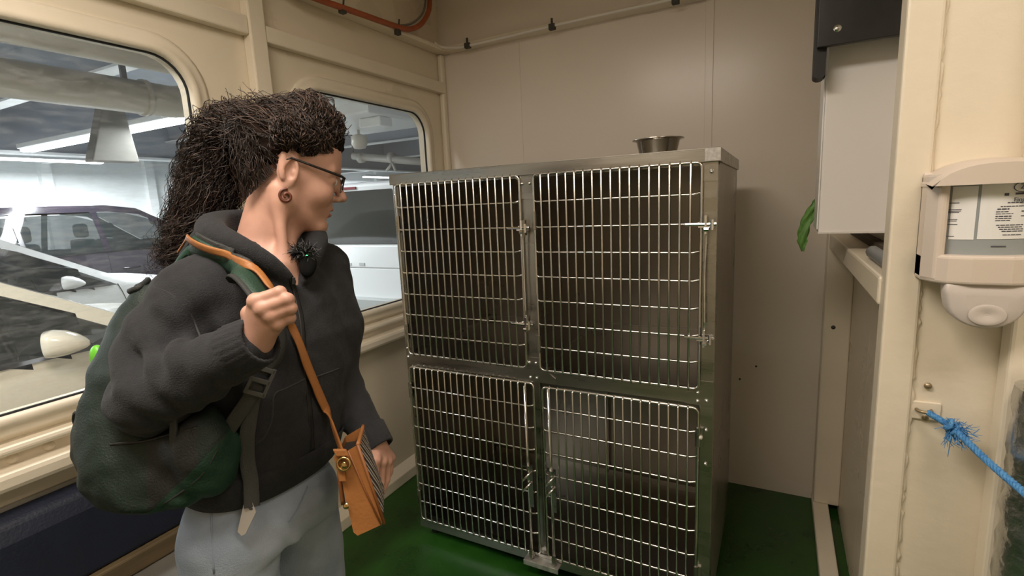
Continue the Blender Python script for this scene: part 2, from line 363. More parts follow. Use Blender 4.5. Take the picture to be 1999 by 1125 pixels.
# front frame
MB().bx(CX0, CX0+0.030, CY0, CY0+0.03, CZ0, CZ1-0.03).build('corner_post', STEEL, cage, bevel=0.003)
MB().bx(CX1-0.042, CX1, CY0, CY0+0.03, CZ0, CZ1-0.03).build('corner_post', STEEL, cage, bevel=0.003)
MB().bx(XM-0.026, XM+0.026, CY0+0.002, CY0+0.03, 0.845, CZ1-0.03).build('middle_post', STEEL, cage, bevel=0.003)
MB().bx(XM-0.018, XM+0.018, CY0+0.012, CY0+0.03, CZ0+0.04, 0.80).build('middle_post', STEEL, cage, bevel=0.003)
MB().bx(CX0, CX1, CY0+0.001, CY0+0.03, CZ1-0.045, CZ1-0.004).build('top_rail', STEEL, cage, bevel=0.002)
MB().bx(CX0+0.028, CX1-0.04, CY0+0.001, CY0+0.03, 0.795, 0.850).build('middle_rail', STEEL, cage, bevel=0.003)
MB().bx(CX0, CX1, CY0+0.001, CY0+0.03, CZ0, 0.095).build('bottom_rail', STEEL, cage, bevel=0.003)
# gusset plates with rivets
def gus(x, z, pts):
    MB().prism([(x+a, z+b) for a, b in pts], 'y', CY0-0.003, CY0+0.002).build('gusset_plate', STEEL, cage)
gus(XM, 0.85, [(-0.075, -0.052), (0.085, -0.052), (0.085, -0.03), (0.040, 0.0), (0.026, 0.04), (-0.026, 0.04), (-0.036, 0.005), (-0.075, -0.022)])
gus(XM, 1.535, [(-0.060, 0.01), (0.060, 0.01), (0.032, -0.01), (0.027, -0.075), (-0.027, -0.075), (-0.032, -0.01)])
gus(CX1, 0.85, [(-0.001, 0.025), (-0.042, 0.025), (-0.05, -0.005), (-0.085, -0.02), (-0.085, -0.055), (-0.001, -0.055)])
gus(CX1, 1.535, [(-0.001, 0.005), (-0.052, 0.005), (-0.044, -0.05), (-0.001, -0.05)])
riv0 = None
RV = [(XM-0.014, 1.512), (XM+0.014, 1.512), (XM-0.015, 0.872), (XM+0.012, 0.872), (XM-0.013, 0.815), (XM+0.013, 0.815), (CX1-0.018, 1.512), (CX1-0.020, 0.812), (CX1-0.046, 0.808),
      (CX1-0.020, 0.715), (CX1-0.020, 0.600), (CX0+0.012, 1.50), (CX0+0.012, 0.872), (CX0+0.014, 0.835), (CX0+0.012, 0.52), (CX0+0.012, 0.25), (CX1-0.046, 0.836)]
for (x, z) in RV:
    r_ = MB().lathe([(0.0, -0.007), (0.004, -0.006), (0.006, -0.002), (0.0065, 0.0)], (x, CY0-0.002, z), 10, 'y')
    if riv0 is None: riv0 = r_.build('rivet', CHROME, cage, smooth=True); rx0 = (x, z)
    else: share(riv0, cage, (x-rx0[0], 0, z-rx0[1]))
# feet
for (x, y) in ((CX0+0.04, CY0+0.06), (CX1-0.04, CY0+0.06), (CX0+0.04, CY1-0.06), (CX1-0.04, CY1-0.06)):
    MB().cyl((x, y, 0), (x, y, CZ0+0.002), 0.02, 12).build('foot', RUBBER, cage)
# doors of bent wire
def wire_door(x0, x1, z0, z1, nv, zs, label, rgap=0.0):
    yd = CY0-0.012
    fr = MB().tube([(p, yd+0.004, q) for p, q in rrect(x0, x1, z0, z1, 0.016, 4)], 0.0045, 8, closed=True).build('door', WIRE, cage, smooth=True, label=label)
    dx = (x1-x0)/(nv+1)
    b0 = None
    for k in range(nv):
        x = x0+dx*(k+1)
        if b0 is None:
            b0 = MB().tube([(x, yd+0.003, z0-0.004), (x, yd-0.004, z0+0.004), (x, yd-0.004, z1-0.004), (x, yd+0.003, z1+0.006)], 0.0035, 6).build('bar', WIRE, fr, smooth=True)
        else: share(b0, fr, (dx*k, 0, 0))
    h0 = None
    for z in zs:
        if h0 is None:
            h0 = MB().tube([(x0, yd+0.004, z+0.003), (x0+0.012, yd+0.0025, z), (x1-0.022, yd+0.0025, z), (x1-0.010, yd+0.004, z+0.003), (x1-0.003, yd+0.006, z+0.005)], 0.0036, 6).build('cross_bar', WIRE, fr, smooth=True); z0_ = z
        else: share(h0, fr, (0, 0, z-z0_))
    return fr
zu = [0.849+0.691*t for t in (0.123, 0.245, 0.368, 0.493, 0.618, 0.742, 0.868)]
zl = [0.096+0.697*t for t in (0.125, 0.245, 0.372, 0.497, 0.622, 0.748, 0.872)]
dA = wire_door(-1.343, XM-0.024, 0.851, 1.540, 17, zu, 'upper barred door of the narrow side')
dB = wire_door(XM+0.030, -0.204, 0.849, 1.540, 17, zu, 'upper barred door with two bolt latches')
dC = wire_door(-1.347, XM+0.000, 0.098, 0.793, 18, zl, 'lower barred door hinged at the window side')
dD = wire_door(XM+0.035, -0.204, 0.098, 0.785, 17, zl, 'lower barred door hinged at the outer side')
YL = CY0-0.022
def latch(door, x, z):
    m = MB(); m.bx(x-0.004, x+0.040, YL-0.002, YL+0.018, z-0.010, z-0.005); m.bx(x+0.014, x+0.020, YL-0.008, YL+0.018, z-0.028, z+0.026)
    m.tube([(x-0.04, YL, z), (x+0.046, YL, z)], 0.005, 8); m.cyl((x+0.034, YL-0.010, z-0.016), (x+0.034, YL-0.010, z+0.014), 0.005, 8)
    m.cyl((x+0.014, YL-0.012, z-0.014), (x+0.026, YL-0.012, z-0.014), 0.007, 8)
    la = m.build('latch', CHROME, door, smooth=False)
for (d, x) in ((dA, XM-0.030), (dB, -0.206)):
    for z in (zu[5], zu[1]): latch(d, x, z)
    m = MB(); m.tube(bez([(x+0.022, YL-0.004, zu[5]-0.01), (x+0.018, YL+0.002, zu[5]-0.05), (x+0.016, YL+0.004, 1.2), (x+0.018, YL, zu[1]+0.02)], 5), 0.0032, 6); m.build('latch_rod', CHROME, d, smooth=True)
# hinges: knuckle sleeves on the wire frame plus leaf plate
def hinge(door, x, z, s):
    m = MB(); m.cyl((x, CY0-0.009, z-0.032), (x, CY0-0.009, z+0.032), 0.0075, 10); m.bx(min(x, x+s*0.016), max(x, x+s*0.016), CY0-0.006, CY0+0.001, z-0.035, z+0.03)
    m.build('hinge', STEEL, door)
for z in (1.385, 0.945): hinge(dA, -1.343, z, -1); hinge(dB, XM+0.030, z, -1)
for z in (0.69, 0.20): hinge(dC, -1.347, z, -1); hinge(dD, -0.204, z, 1)
# lower door slide rods with handles and guide plates
for (d, x) in ((dC, XM-0.032), (dD, XM+0.062)):
    MB().tube([(x, YL+0.002, 0.785), (x, YL+0.002, 0.095)], 0.004, 8).build('slide_rod', CHROME, d, smooth=True)
    m = MB(); m.bx(x-0.004, x+0.018, YL+0.004, YL+0.007, 0.30, 0.475); m.bx(x-0.016, x+0.018, YL-0.016, YL+0.006, 0.472, 0.476)
    m.build('guide_plate', STEEL, d)
    for z in (0.428, 0.385):
        MB().tube([(x-0.012, YL-0.022, z-0.012), (x+0.008, YL-0.008, z+0.012), (x+0.010, YL+0.006, z+0.014)], 0.0045, 8).build('handle_pin', CHROME, d, smooth=True)
    MB().cyl((x, YL+0.002, 0.084), (x, YL+0.002, 0.118), 0.009, 10).build('rod_end', STEEL, d)
m = MB(); m.bx(XM-0.060, XM+0.085, CY0-0.036, CY0+0.001, 0.072, 0.078); m.bx(XM-0.060, XM+0.085, CY0-0.038, CY0-0.034, 0.058, 0.078)
m.build('bolt_keeper', mat('worn_bright_steel', (0.78, 0.76, 0.70), 0.4, 0.8, var=0.3, scale=40), cage, bevel=0.001, label='bright worn bolt keeper plate')
p = ony(1367, 855, CY0-0.01)
MB().lathe([(0, -0.012), (0.006, -0.010), (0.008, -0.003), (0.006, 0.002)], (p[0], CY0-0.004, p[2]), 8, 'y').build('paint_blob', mat('pale_blob', (0.7, 0.66, 0.58), 0.6), cage, smooth=True)
# ================================================================== BOWL
bc = (-0.392, 1.90, CZ1+0.004)
H = 0.066
prof = [(0, 0.0), (0.058, 0.0), (0.061, 0.004), (0.0745, H-0.006), (0.080, H-0.001), (0.0885, H-0.0005), (0.090, H+0.002), (0.0885, H+0.003), (0.079, H+0.003), (0.073, H-0.004), (0.058, 0.006), (0, 0.003)]
o = MB().lathe([(r*1.0, h) for r, h in prof], bc, 48).build('steel_bowl', mat('polished_bowl', (0.72, 0.69, 0.65), 0.16, 1.0), smooth=True)
tag(o, 'shiny stainless steel bowl with flared rim on the cage', 'bowl')
# ================================================================== WHITE BOX, BLACK PANEL, LIME RIBBON
a = ony(1597, 455, 1.8)
root = empty('white_wall_box', (0.2, 1.9, a[2])); tag(root, 'white box hung beside the partition edge under a black panel', 'box')
MB().bx(a[0], 0.286, 1.8, 1.98, a[2], 2.02).build('casing', mat('white_enamel', (0.92, 0.89, 0.87), 0.26), root, bevel=0.004)
MB().bx(a[0]-0.004, a[0]-0.0005, 1.815, 1.97, a[2]+0.01, 2.01).build('side_plate', MATS['white_enamel'], root)
MB().bx(a[0]-0.001, 0.284, 1.797, 1.801, a[2]-0.002, a[2]+0.003).build('bottom_lip', WHITE, root)
b = ony(1595, 93, 1.70)
root = empty('black_panel', (0.2, 1.74, b[2])); tag(root, 'matt black panel with one screw above the white box', 'panel')
BP = mat('matt_black_board', (0.022, 0.021, 0.019), 0.42, var=0.4, scale=14, bump=0.1, bscale=30)
MB().bx(b[0], 0.285, 1.70, 1.72, b[2], ZL+0.1).build('board', BP, root, bevel=0.002)
s0 = ony(1635, 55, 1.70)
MB().lathe([(0, -0.004), (0.006, -0.003), (0.0095, 0.0)], (s0[0], 1.70, s0[2]), 12, 'y').build('screw', CHROME, root, smooth=True)
q0 = ony(1588, 100, 1.76); q1 = ony(1612, 100, 1.76); q2 = ony(1600, 158, 1.76)
poly = [(q0[0], 2.1), (q1[0], 2.1), (q1[0], q2[2]+0.004)] + [((q0[0]+q1[0])/2+(q1[0]-q0[0])/2*math.cos(t), q2[2]+0.012+0.012*math.sin(t)) for t in np.linspace(-0.3, -math.pi, 8)]
MB().prism(poly, 'y', 1.722, 1.785).build('side_flange', BLACK, root, bevel=0.002)
LIME = mat('lime_ribbon', (0.16, 0.36, 0.08), 0.45, var=0.25, scale=40, bump=0.4, bscale=60)
cl = [ony(px, py, 2.02) for px, py in ((1594, 390), (1588, 402), (1577, 425), (1569, 450), (1566, 472), (1567, 490))]
wd = [0.007, 0.012, 0.017, 0.017, 0.015, 0.004]; C2 = bez(cl, 5); W2 = np.interp(np.linspace(0, 5, len(C2)), range(6), wd)
G = []
for i, (c, w_) in enumerate(zip(C2, W2)):
    row = []
    for k in range(13):
        a_ = 2*math.pi*k/12
        row.append((c[0]+w_*math.cos(a_)*(1+0.12*math.sin(i*1.3)), c[1]+0.006*math.sin(a_)+0.006*math.sin(3*a_+i*0.5), c[2]+0.003*math.sin(2*a_+i)))
    G.append(row)
o = MB().grid(G).build('lime_ribbon', LIME, smooth=True); tag(o, 'crumpled lime green ribbon hanging beside the white box', 'ribbon')
MB().cyl(cl[0], (a[0], 1.97, cl[0][2]+0.004), 0.003, 6).build('hook', BLACK, o)
# ================================================================== SOAP DISPENSER
DP = mat('beige_plastic', (0.66, 0.57, 0.49), 0.42); DP2 = mat('greyish_plastic', (0.60, 0.54, 0.50), 0.42)
DY = PY-0.105                                   # front plane
dc = ony(1928, 560, DY); cx = dc[0]+0.004
zt = ony(1928, 304, DY)[2]; zb = ony(1928, 645, DY)[2]; zbt = ony(1810, 500, DY)[2]; zbb = ony(1808, 556, DY)[2]; zw = ony(1850, 356, DY)[2]
hw = cx - ony(1806, 540, DY+0.01)[0]
disp = empty('soap_dispenser', (cx, PY, zb)); tag(disp, 'beige wall soap dispenser with grey cartridge and push lever', 'dispenser')
MB().prism([(cx-hw, zbb), (cx+hw, zbb), (cx+hw, zw+0.02), (cx-hw, zw+0.02)], 'y', PY-0.02, PY).build('back_plate', DP, disp, bevel=0.004)
for s in (-1, 1):   # side cheeks sloping outward to the wall
    x0 = cx+s*hw; x1 = cx+s*(hw-0.028)
    MB().prism([(x0, PY), (x1, PY), (x1, DY+0.022), (cx+s*(hw-0.014), DY+0.02), (x0, DY+0.05)], 'z', zbb+0.004, zw+0.016).build('side_cheek', DP, disp, bevel=0.005)
# hood: domed top
G = []
for i in range(13):
    t = i/12; row = []
    for k in range(17):
        u_ = -1+2*k/16
        zz = zw + (zt-zw)*((1-abs(u_)**2.6)*0.72+0.28*(1-abs(u_)**9))*math.cos(t*0.35)
        row.append((cx+u_*(hw+0.002), DY+0.008+(PY-DY-0.008)*t - 0.012*(1-u_*u_)*(1-t), zz*(1)-(0.012*(1-t)**3)))
    G.append(row)
hood = MB(); hood.grid(G)
fr_ = [(cx+(-1+2*k/16)*(hw+0.002), G[0][k][1], zw-0.006) for k in range(17)]
hood.grid([G[0], fr_]); hood.grid([fr_, [(p[0], PY-0.02, zw-0.006) for p in fr_]])
for k in (0, 16): hood.add([G[i][k] for i in range(13)]+[(G[12][k][0], PY, zw-0.006), (G[0][k][0], G[0][k][1], zw-0.006)], [tuple(range(15))])
hood.build('hood', DP, disp, smooth=True)
# cartridge: grey translucent bottle with two labels
bw = hw-0.030
def arc_y(x): u_ = (x-cx)/bw; return DY+0.020+0.016*u_*u_
G = [[(x, arc_y(x), z_) for x in np.linspace(cx-bw, cx+bw, 17)] for z_ in (zbb+0.01, zw)]
ct = MB(); ct.grid(G); ct.grid([[(p[0], p[1], p[2]) for p in G[1]], [(p[0], PY-0.02, p[2]) for p in G[1]]]); ct.build('cartridge', mat('grey_cartridge', (0.30, 0.33, 0.335), 0.30), disp, smooth=True)
LABW = mat('label_paper', (0.80, 0.80, 0.79), 0.6); INK = mat('label_ink', (0.07, 0.07, 0.09), 0.7)
def lab(x0, x1, z0, z1, nm):
    m = MB(); m.grid([[(x, arc_y(x)-0.0008, z_) for x in np.linspace(x0, x1, 9)] for z_ in (z0, z1)]); return m.build(nm, LABW, disp)
def dx_(px): return ony(px, 430, DY+0.025)[0]
def dz_(py): return ony(1928, py, DY+0.022)[2]
l1 = lab(cx-bw+0.003, dx_(1903), dz_(468), dz_(362), 'label_sheet'); l2 = lab(dx_(1909), cx+bw-0.003, dz_(467), dz_(356), 'label_sheet')
def ink(par, px0, px1, py, th=1.1):
    x0, x1 = dx_(px0), dx_(px1); z_ = dz_(py); h = th*0.5*0.00115
    m = MB(); m.grid([[(x, arc_y(x)-0.0012, zz) for x in np.linspace(x0, x1, 5)] for zz in (z_-h, z_+h)]); m.build('text_line', INK, par)
for (a0, a1, yy) in ((1853, 1871, 395), (1853, 1876, 408), (1853, 1875, 411), (1853, 1872, 414), (1853, 1870, 428), (1853, 1869, 431), (1853, 1871, 438), (1853, 1867, 462)): ink(l1, a0, a1, yy)
random.seed(3)
for (a0, a1, yy, th) in ((1961, 1999, 397, 1.6), (1948, 1999, 404, 1.4), (1942, 1966, 409, 1.8), (1940, 1968, 414, 1.4), (1940, 1975, 418, 1), (1940, 1972, 423, 1.6), (1940, 1972, 427, 1), (1940, 1970, 431, 1), (1943, 2000, 440, 1.4), (1947, 2000, 444, 1.4), (1950, 2000, 448, 1.4), (1955, 2000, 452, 1.4), (1958, 2000, 459, 1.2), (1992, 1999, 414, 1.6), (1992, 1999, 423, 1.4)):
    x = a0
    while x < a1-2:
        L_ = min(random.uniform(4, 11), a1-x); ink(l2, x, x+L_, yy, th); x += L_+1.4
ink(l2, 1975, 2000, 380, 3.0); ink(l2, 1953, 1962, 381, 4.0)
ink(disp, 1937, 1968, 481, 1.6)
def textobj(body, px, py, size, par, mat_, name='lettering'):
    cu = bpy.data.curves.new(name, 'FONT'); cu.body = body; cu.size = size; cu.align_x = 'LEFT'; cu.extrude = 0.0003
    t = bpy.data.objects.new(name, cu); COL.objects.link(t)
    x = dx_(px); P = Vector((x, arc_y(x)-0.003, dz_(py)))
    dg = bpy.context.evaluated_depsgraph_get(); me = bpy.data.meshes.new_from_object(t.evaluated_get(dg)); bpy.data.objects.remove(t)
    o = bpy.data.objects.new(name, me); COL.objects.link(o); me.materials.append(mat_)
    o.parent = par; o.rotation_euler = (math.pi/2, 0, math.atan(0.032*(x-cx)/bw/bw)); o.location = P-absloc(par); return o
textobj('Finger Te', 1972, 395, 0.010, l2, INK); textobj('ZEP', 1983, 371, 0.012, l2, INK)
ring = []
for k in range(24):
    t_ = 2*math.pi*k/24; x = dx_(1993)+0.0145*math.cos(t_); ring.append((x, arc_y(x)-0.0015, dz_(367.5)+0.0085*math.sin(t_)))
MB().tube(ring, 0.0006, 5, closed=True).build('logo_ring', INK, l2)
# lower band and lever
pr = [(cx-hw, PY), (cx-hw, DY+0.055), (cx-hw+0.012, DY+0.026), (cx-hw+0.030, DY+0.008), (cx-hw*0.3, DY), (cx+hw*0.3, DY), (cx+hw-0.030, DY+0.008), (cx+hw-0.012, DY+0.026), (cx+hw, DY+0.055), (cx+hw, PY)]
MB().prism(pr, 'z', zbb, zbt).build('lower_band', DP, disp, bevel=0.006, seg=3)
lw = hw-0.030
pl = [(cx-lw, zbb+0.002), (cx+lw, zbb+0.002), (cx+lw*0.97, zbb-0.018)] + [(cx+lw*0.93*math.cos(t), zb+0.048+0.048*math.sin(t)) for t in np.linspace(-0.25, -math.pi+0.25, 14)] + [(cx-lw*0.97, zbb-0.018)]
n = len(pl); lev = MB()
cz_ = zb+0.04; rings = []
for (s_, y_) in ((1.0, DY+0.045), (1.0, DY+0.016), (0.97, DY+0.010), (0.90, DY+0.008), (0.5, DY+0.006)):
    rings.append([(cx+(p[0]-cx)*s_, y_, cz_+(p[1]-cz_)*s_) for p in pl])
lev.grid(rings, wrap=True); lev.add(rings[-1], [tuple(range(n))]); lev.add(rings[0], [tuple(range(n))])
lv = lev.build('push_lever', DP2, disp, smooth=True)
kx, kz = cx+0.001, zb+0.026
G = [[(kx+0.026*r_*math.cos(t), DY+0.0045-0.0025*(1-r_)**0.5+0.006*(r_ < 0.75)*(0.75-r_), kz+0.019*r_*math.sin(t)) for t in np.linspace(0, 2*math.pi, 25)[:-1]] for r_ in (1.0, 0.9, 0.75, 0.5, 0.25, 0.01)]
MB().grid(G, wrap=True).build('thumb_dimple', DP2, lv, smooth=True)
# ================================================================== ROPE AND ITS BRACKET
e0 = ony(1803, 800, PY-0.006)
br = empty('rope_bracket', (e0[0], PY, e0[2]-0.03)); tag(br, 'cream painted eye plate screwed to the partition', 'bracket')
MB().bx(e0[0]-0.022, e0[0]+0.028, PY-0.005, PY, e0[2]-0.022, e0[2]+0.016).build('plate', CREAM2, br, bevel=0.002)
MB().tube([(e0[0]+0.012*math.cos(t), PY-0.008-0.014*abs(math.sin(t)), e0[2]) for t in np.linspace(0, math.pi, 9)], 0.0035, 8).build('eye', mat('worn_brass', (0.35, 0.28, 0.18), 0.4, 0.7), br, smooth=True)
for dz in (-0.018, 0.050): MB().lathe([(0, -0.004), (0.005, -0.003), (0.007, 0.0)], (e0[0]+0.004, PY-0.004, e0[2]+dz), 10, 'y').build('screw', MATS['worn_brass'], br, smooth=True)
RP = mat('blue_rope', (0.03, 0.17, 0.45), 0.6, col2=(0.10, 0.31, 0.58), scale=160, bump=0.4, bscale=200)
r0 = np.array([e0[0]+0.004, PY-0.020, e0[2]]); r1 = ony(1862, 838, PY-0.05); r2 = ony(1925, 898, PY-0.15); r3 = ony(1999, 962, PY-0.26); r4 = ony(2080, 1032, PY-0.40)
CLn = bez([r0, r1, r2, r3, r4], 40)
root = empty('blue_rope', tuple(r0)); tag(root, 'blue braided rope tied to the eye plate with a frayed knot', 'rope')
for s in range(4):
    pts = []
    N = len(CLn)
    for i, c in enumerate(CLn):
        t = np.array(CLn[min(i+1, N-1)])-np.array(CLn[max(i-1, 0)]); t /= np.linalg.norm(t); n1 = np.cross(t, (0, 1, 0)); n1 /= np.linalg.norm(n1); n2 = np.cross(t, n1)
        a_ = i*0.42+s*math.pi/2; pts.append(c+0.0030*(n1*math.cos(a_)+n2*math.sin(a_)))
    MB().tube(pts, 0.0034, 6).build('strand', RP, root, smooth=True)
kc = np.array(r1); kn = MB()
for k in range(3):
    G_ = []
    for i in range(21):
        t = 2*math.pi*i/20; ax = np.array([math.cos(t)*0.4, math.sin(t), math.cos(t)]); G_.append(kc+np.array([-0.008+0.008*k, 0, 0.008-0.008*k])+0.0085*ax)
    kn.tube(G_, 0.0045, 6)
kn.build('knot', RP, root, smooth=True)
fz = MB(); rnd = np.random.RandomState(5)
for k in range(150):
    d = np.array([0.55, -0.25, -0.80])*1.0 + rnd.normal(0, 0.42, 3) if k % 3 else np.array([0.45, -0.2, 0.55])+rnd.normal(0, 0.45, 3)
    L_ = rnd.uniform(0.015, 0.042) if k % 3 else rnd.uniform(0.008, 0.026); p0_ = kc+rnd.normal(0, 0.004, 3); d /= np.linalg.norm(d)
    cu_ = rnd.normal(0, 0.006, 3); P_ = [p0_, p0_+d*L_*0.5+cu_, p0_+d*L_+cu_*0.5]
    for p in P_: p[1] = min(p[1], PY-0.004)
    fz.tube(P_, [0.0009, 0.0008, 0.0004], 3)
fz.build('frayed_end', RP, root)
for (px, py) in ((1850, 892), (1912, 838), (1824, 838)):
    e = ony(px, py, PY-0.05); MB().tube(bez([kc, (kc+e)/2+rnd.normal(0, 0.006, 3), e], 4), 0.0007, 4).build('loose_thread', RP, root)
# ================================================================== FOIL WRAPPED PIPE
FO = mat('aluminium_foil', (0.62, 0.63, 0.63), 0.28, 1.0, var=0.25, scale=25, bump=0.9, bscale=35)
fx = ony(1962, 900, PY-0.14)[0]
rg = []
rnd = np.random.RandomState(2)
for i in range(60):
    z_ = 1.10*i/59
    rg.append([(fx+0.092+(0.085+0.003*rnd.uniform(-1, 1))*math.cos(t), PY-0.125+(0.07+0.003*rnd.uniform(-1, 1))*math.sin(t), z_) for t in np.linspace(0, 2*math.pi, 33)[:-1]])
m = MB(); m.grid(rg, wrap=True); m.add(rg[-1], [tuple(range(32))])
tag(m.build('foil_pipe', FO, smooth=True), 'upright pipe wrapped in crinkled silver foil by the partition', 'pipe')
# ================================================================== BENCH
NAVY = mat('navy_upholstery', (0.008, 0.013, 0.032), 0.6, bump=0.3, bscale=150, var=0.2, scale=10)
WOOD = mat('dull_wood_rail', (0.16, 0.115, 0.06), 0.5, col2=(0.10, 0.075, 0.04), scale=4, stretch=(8, 1, 8))
GREYV = mat('grey_bench_panel', (0.16, 0.15, 0.13), 0.5, var=0.2, scale=10)
bench = empty('wall_bench', (-1.55, 0.1, 0.0)); tag(bench, 'low wall bench with navy padded back and wooden rail', 'bench')
by0, by1 = -1.2, 1.02
MB().prism([(XL+0.001, 0.475), (XL+0.10, 0.475), (XL+0.09, 0.66), (XL+0.07, 0.705), (XL+0.03, 0.722), (XL+0.001, 0.715)], 'y', by0, by1).build('back_cushion', NAVY, bench, bevel=0.012, seg=3)
MB().bx(XL+0.001, XL+0.012, by0, by1, 0.715, 0.728).build('cushion_trim', mat('pale_trim', (0.45, 0.42, 0.36), 0.4), bench)
MB().bx(XL+0.001, XL+0.12, by0, by1, 0.415, 0.475).build('wooden_rail', WOOD, bench, bevel=0.006)
MB().bx(XL+0.001, XL+0.36, by0, by1, 0.375, 0.414).build('seat_board', GREYV, bench, bevel=0.005)
for y in (by0+0.05, -0.1, by1-0.12): MB().bx(XL+0.02, XL+0.30, y, y+0.04, 0.0, 0.375).build('leg_frame', GREYV, bench)
# ================================================================== CAR DECK BEYOND THE WINDOWS
DKW = mat('deck_white_paint', (0.78, 0.80, 0.80), 0.4, var=0.06, scale=1.5)
DKB = mat('deckhead_paint', (0.30, 0.335, 0.38), 0.45, var=0.15, scale=1.2)
DKD = mat('dark_deck_gap', (0.10, 0.11, 0.13), 0.7)
PIPE = mat('cream_pipe_paint', (0.50, 0.47, 0.41), 0.35, var=0.08, scale=3)
XD0, XD1, YD0, YD1, ZD = XL-0.06, -13.0, -5.0, 17.0, 3.05
struct(MB().bx(XD1, XD0, YD0, YD1, -0.06, -0.01).build('floor', mat('grey_deck', (0.16, 0.17, 0.16), 0.45, var=0.2, scale=3)), 'grey car deck floor', 'floor')
struct(MB().bx(XD1, XD0, YD0, YD1, ZD, ZD+0.05).build('ceiling', DKB), 'pale blue grey car deck ceiling', 'ceiling')
struct(MB().bx(XD1-0.05, XD1, YD0, YD1, -0.05, ZD).build('wall_deck', DKW), 'white far wall of the car deck', 'wall')
struct(MB().bx(XD1, XD0, YD1, YD1+0.05, -0.05, ZD).build('wall_deck_end', DKW), 'white end wall of the car deck', 'wall')
struct(MB().bx(XD1, XD0, YD0-0.05, YD0, -0.05, ZD).build('wall_deck_stern', DKW), 'white stern wall of the car deck', 'wall')
struct(MB().bx(XD0-0.03, XD0-0.001, YB+0.1, YD1, -0.05, ZD).build('wall_deck_side', DKW), 'white side wall of the car deck', 'wall')
# frames on the far wall
for y in np.arange(1.0, 16, 1.9):
    o = MB().bx(XD1, XD1+0.14, y, y+0.18, -0.01, ZD).build('wall_frame', DKW); tag(o, 'white upright frame on the far car deck wall', 'frame', 'upright frames on the far deck wall')
o = MB().bx(XD1, XD1+0.06, 3.55, 4.55, 1.75, 2.10).build('wall_sign', mat('pale_sign', (0.62, 0.66, 0.70), 0.4), bevel=0.01); tag(o, 'pale rectangular panel on the far car deck wall', 'panel')
# overhead beams: transverse (along X) with flange, longitudinal with flange
def beam_x(y, z0, lab):
    root = empty('deck_beam', (-7.4, y, z0)); tag(root, lab, 'beam', 'transverse beams under the car deck ceiling')
    MB().bx(XD1, XD0-0.04, y-0.008, y+0.008, z0+0.02, ZD).build('web', DKB, root); MB().bx(XD1, XD0-0.04, y-0.07, y+0.07, z0, z0+0.02).build('flange', DKW, root)
for y in (2.35, 4.9, 7.4, 9.9, 12.4): beam_x(y, 2.62, 'white transverse beam under the car deck ceiling')
def beam_y(x, z0, lab):
    root = empty('deck_girder', (x, 6, z0)); tag(root, lab, 'girder')
    MB().bx(x-0.01, x+0.01, YD0, YD1, z0+0.03, ZD-0.001).build('web', DKB, root); MB().bx(x-0.12, x+0.12, YD0, YD1, z0, z0+0.03).build('flange', DKW, root)
beam_y(-8.6, 2.34, 'deep lengthways girder over the far car lane')
def pipe(x, z, r, lab, m=PIPE):
    root = empty('overhead_pipe', (x, 4, z)); tag(root, lab, 'pipe')
    MB().tube([(x, YD0, z)]+bez([(x, 2.2, z), (x, 2.42, z+0.06), (x, 2.48, z+0.28), (x, 2.48, ZD-0.002)], 5), r, 20).build('tube', m, root, smooth=True)
    for y in (0.2, 2.0): MB().cyl((x, y, z), (x, y+0.03, z), r+0.012, 20).build('collar', m, root, smooth=True)
    for y in (0.2, 1.9): MB().bx(x-0.012, x+0.012, y, y+0.03, z, ZD).build('hanger', DKD, root)
pipe(-2.95, 2.27, 0.052, 'cream pipe running along the deck just outside the windows')
pipe(-3.75, 2.24, 0.105, 'thick cream pipe over the first car lane')
root = empty('cable_tray', (-3.3, 4, 2.42)); tag(root, 'dark cable tray between the overhead pipes', 'cable tray')
MB().bx(-3.48, -3.12, YD0, 2.6, 2.44, 2.47).build('tray', DKD, root)
rnd = np.random.RandomState(4)
for k in range(9):
    x = -3.45+0.035*k; MB().tube([(x+rnd.normal(0, 0.006), y, 2.425+rnd.normal(0, 0.006)) for y in np.linspace(-3, 2.6, 15)], 0.012, 6).build('cable', [DKD, PIPE, MATS['grey_cable']][k % 3], root, smooth=True)
# tapered grey bracket under the ceiling
t0 = onx(215, 165, -5.6); t1 = onx(175, 315, -5.6); t2 = onx(268, 318, -5.6)
m = MB(); m.add([(-5.55, t0[1]-0.03, t0[2]+0.05), (-5.55, t0[1]+0.03, t0[2]+0.05), (-5.55, t2[1], t2[2]), (-5.55, t1[1], t1[2]), (-5.70, t0[1]-0.03, t0[2]+0.05), (-5.70, t0[1]+0.03, t0[2]+0.05), (-5.70, t2[1], t2[2]), (-5.70, t1[1], t1[2])],
      [(0,1,2,3), (7,6,5,4), (0,4,5,1), (1,5,6,2), (2,6,7,3), (3,7,4,0)])
m.bx(-5.66, -5.59, t0[1]-0.025, t0[1]+0.025, t0[2], ZD)
tag(m.build('tapered_bracket', mat('grey_bracket', (0.10, 0.095, 0.08), 0.7, var=0.1), bevel=0.01), 'grey tapered bracket hanging over the car lanes', 'bracket')
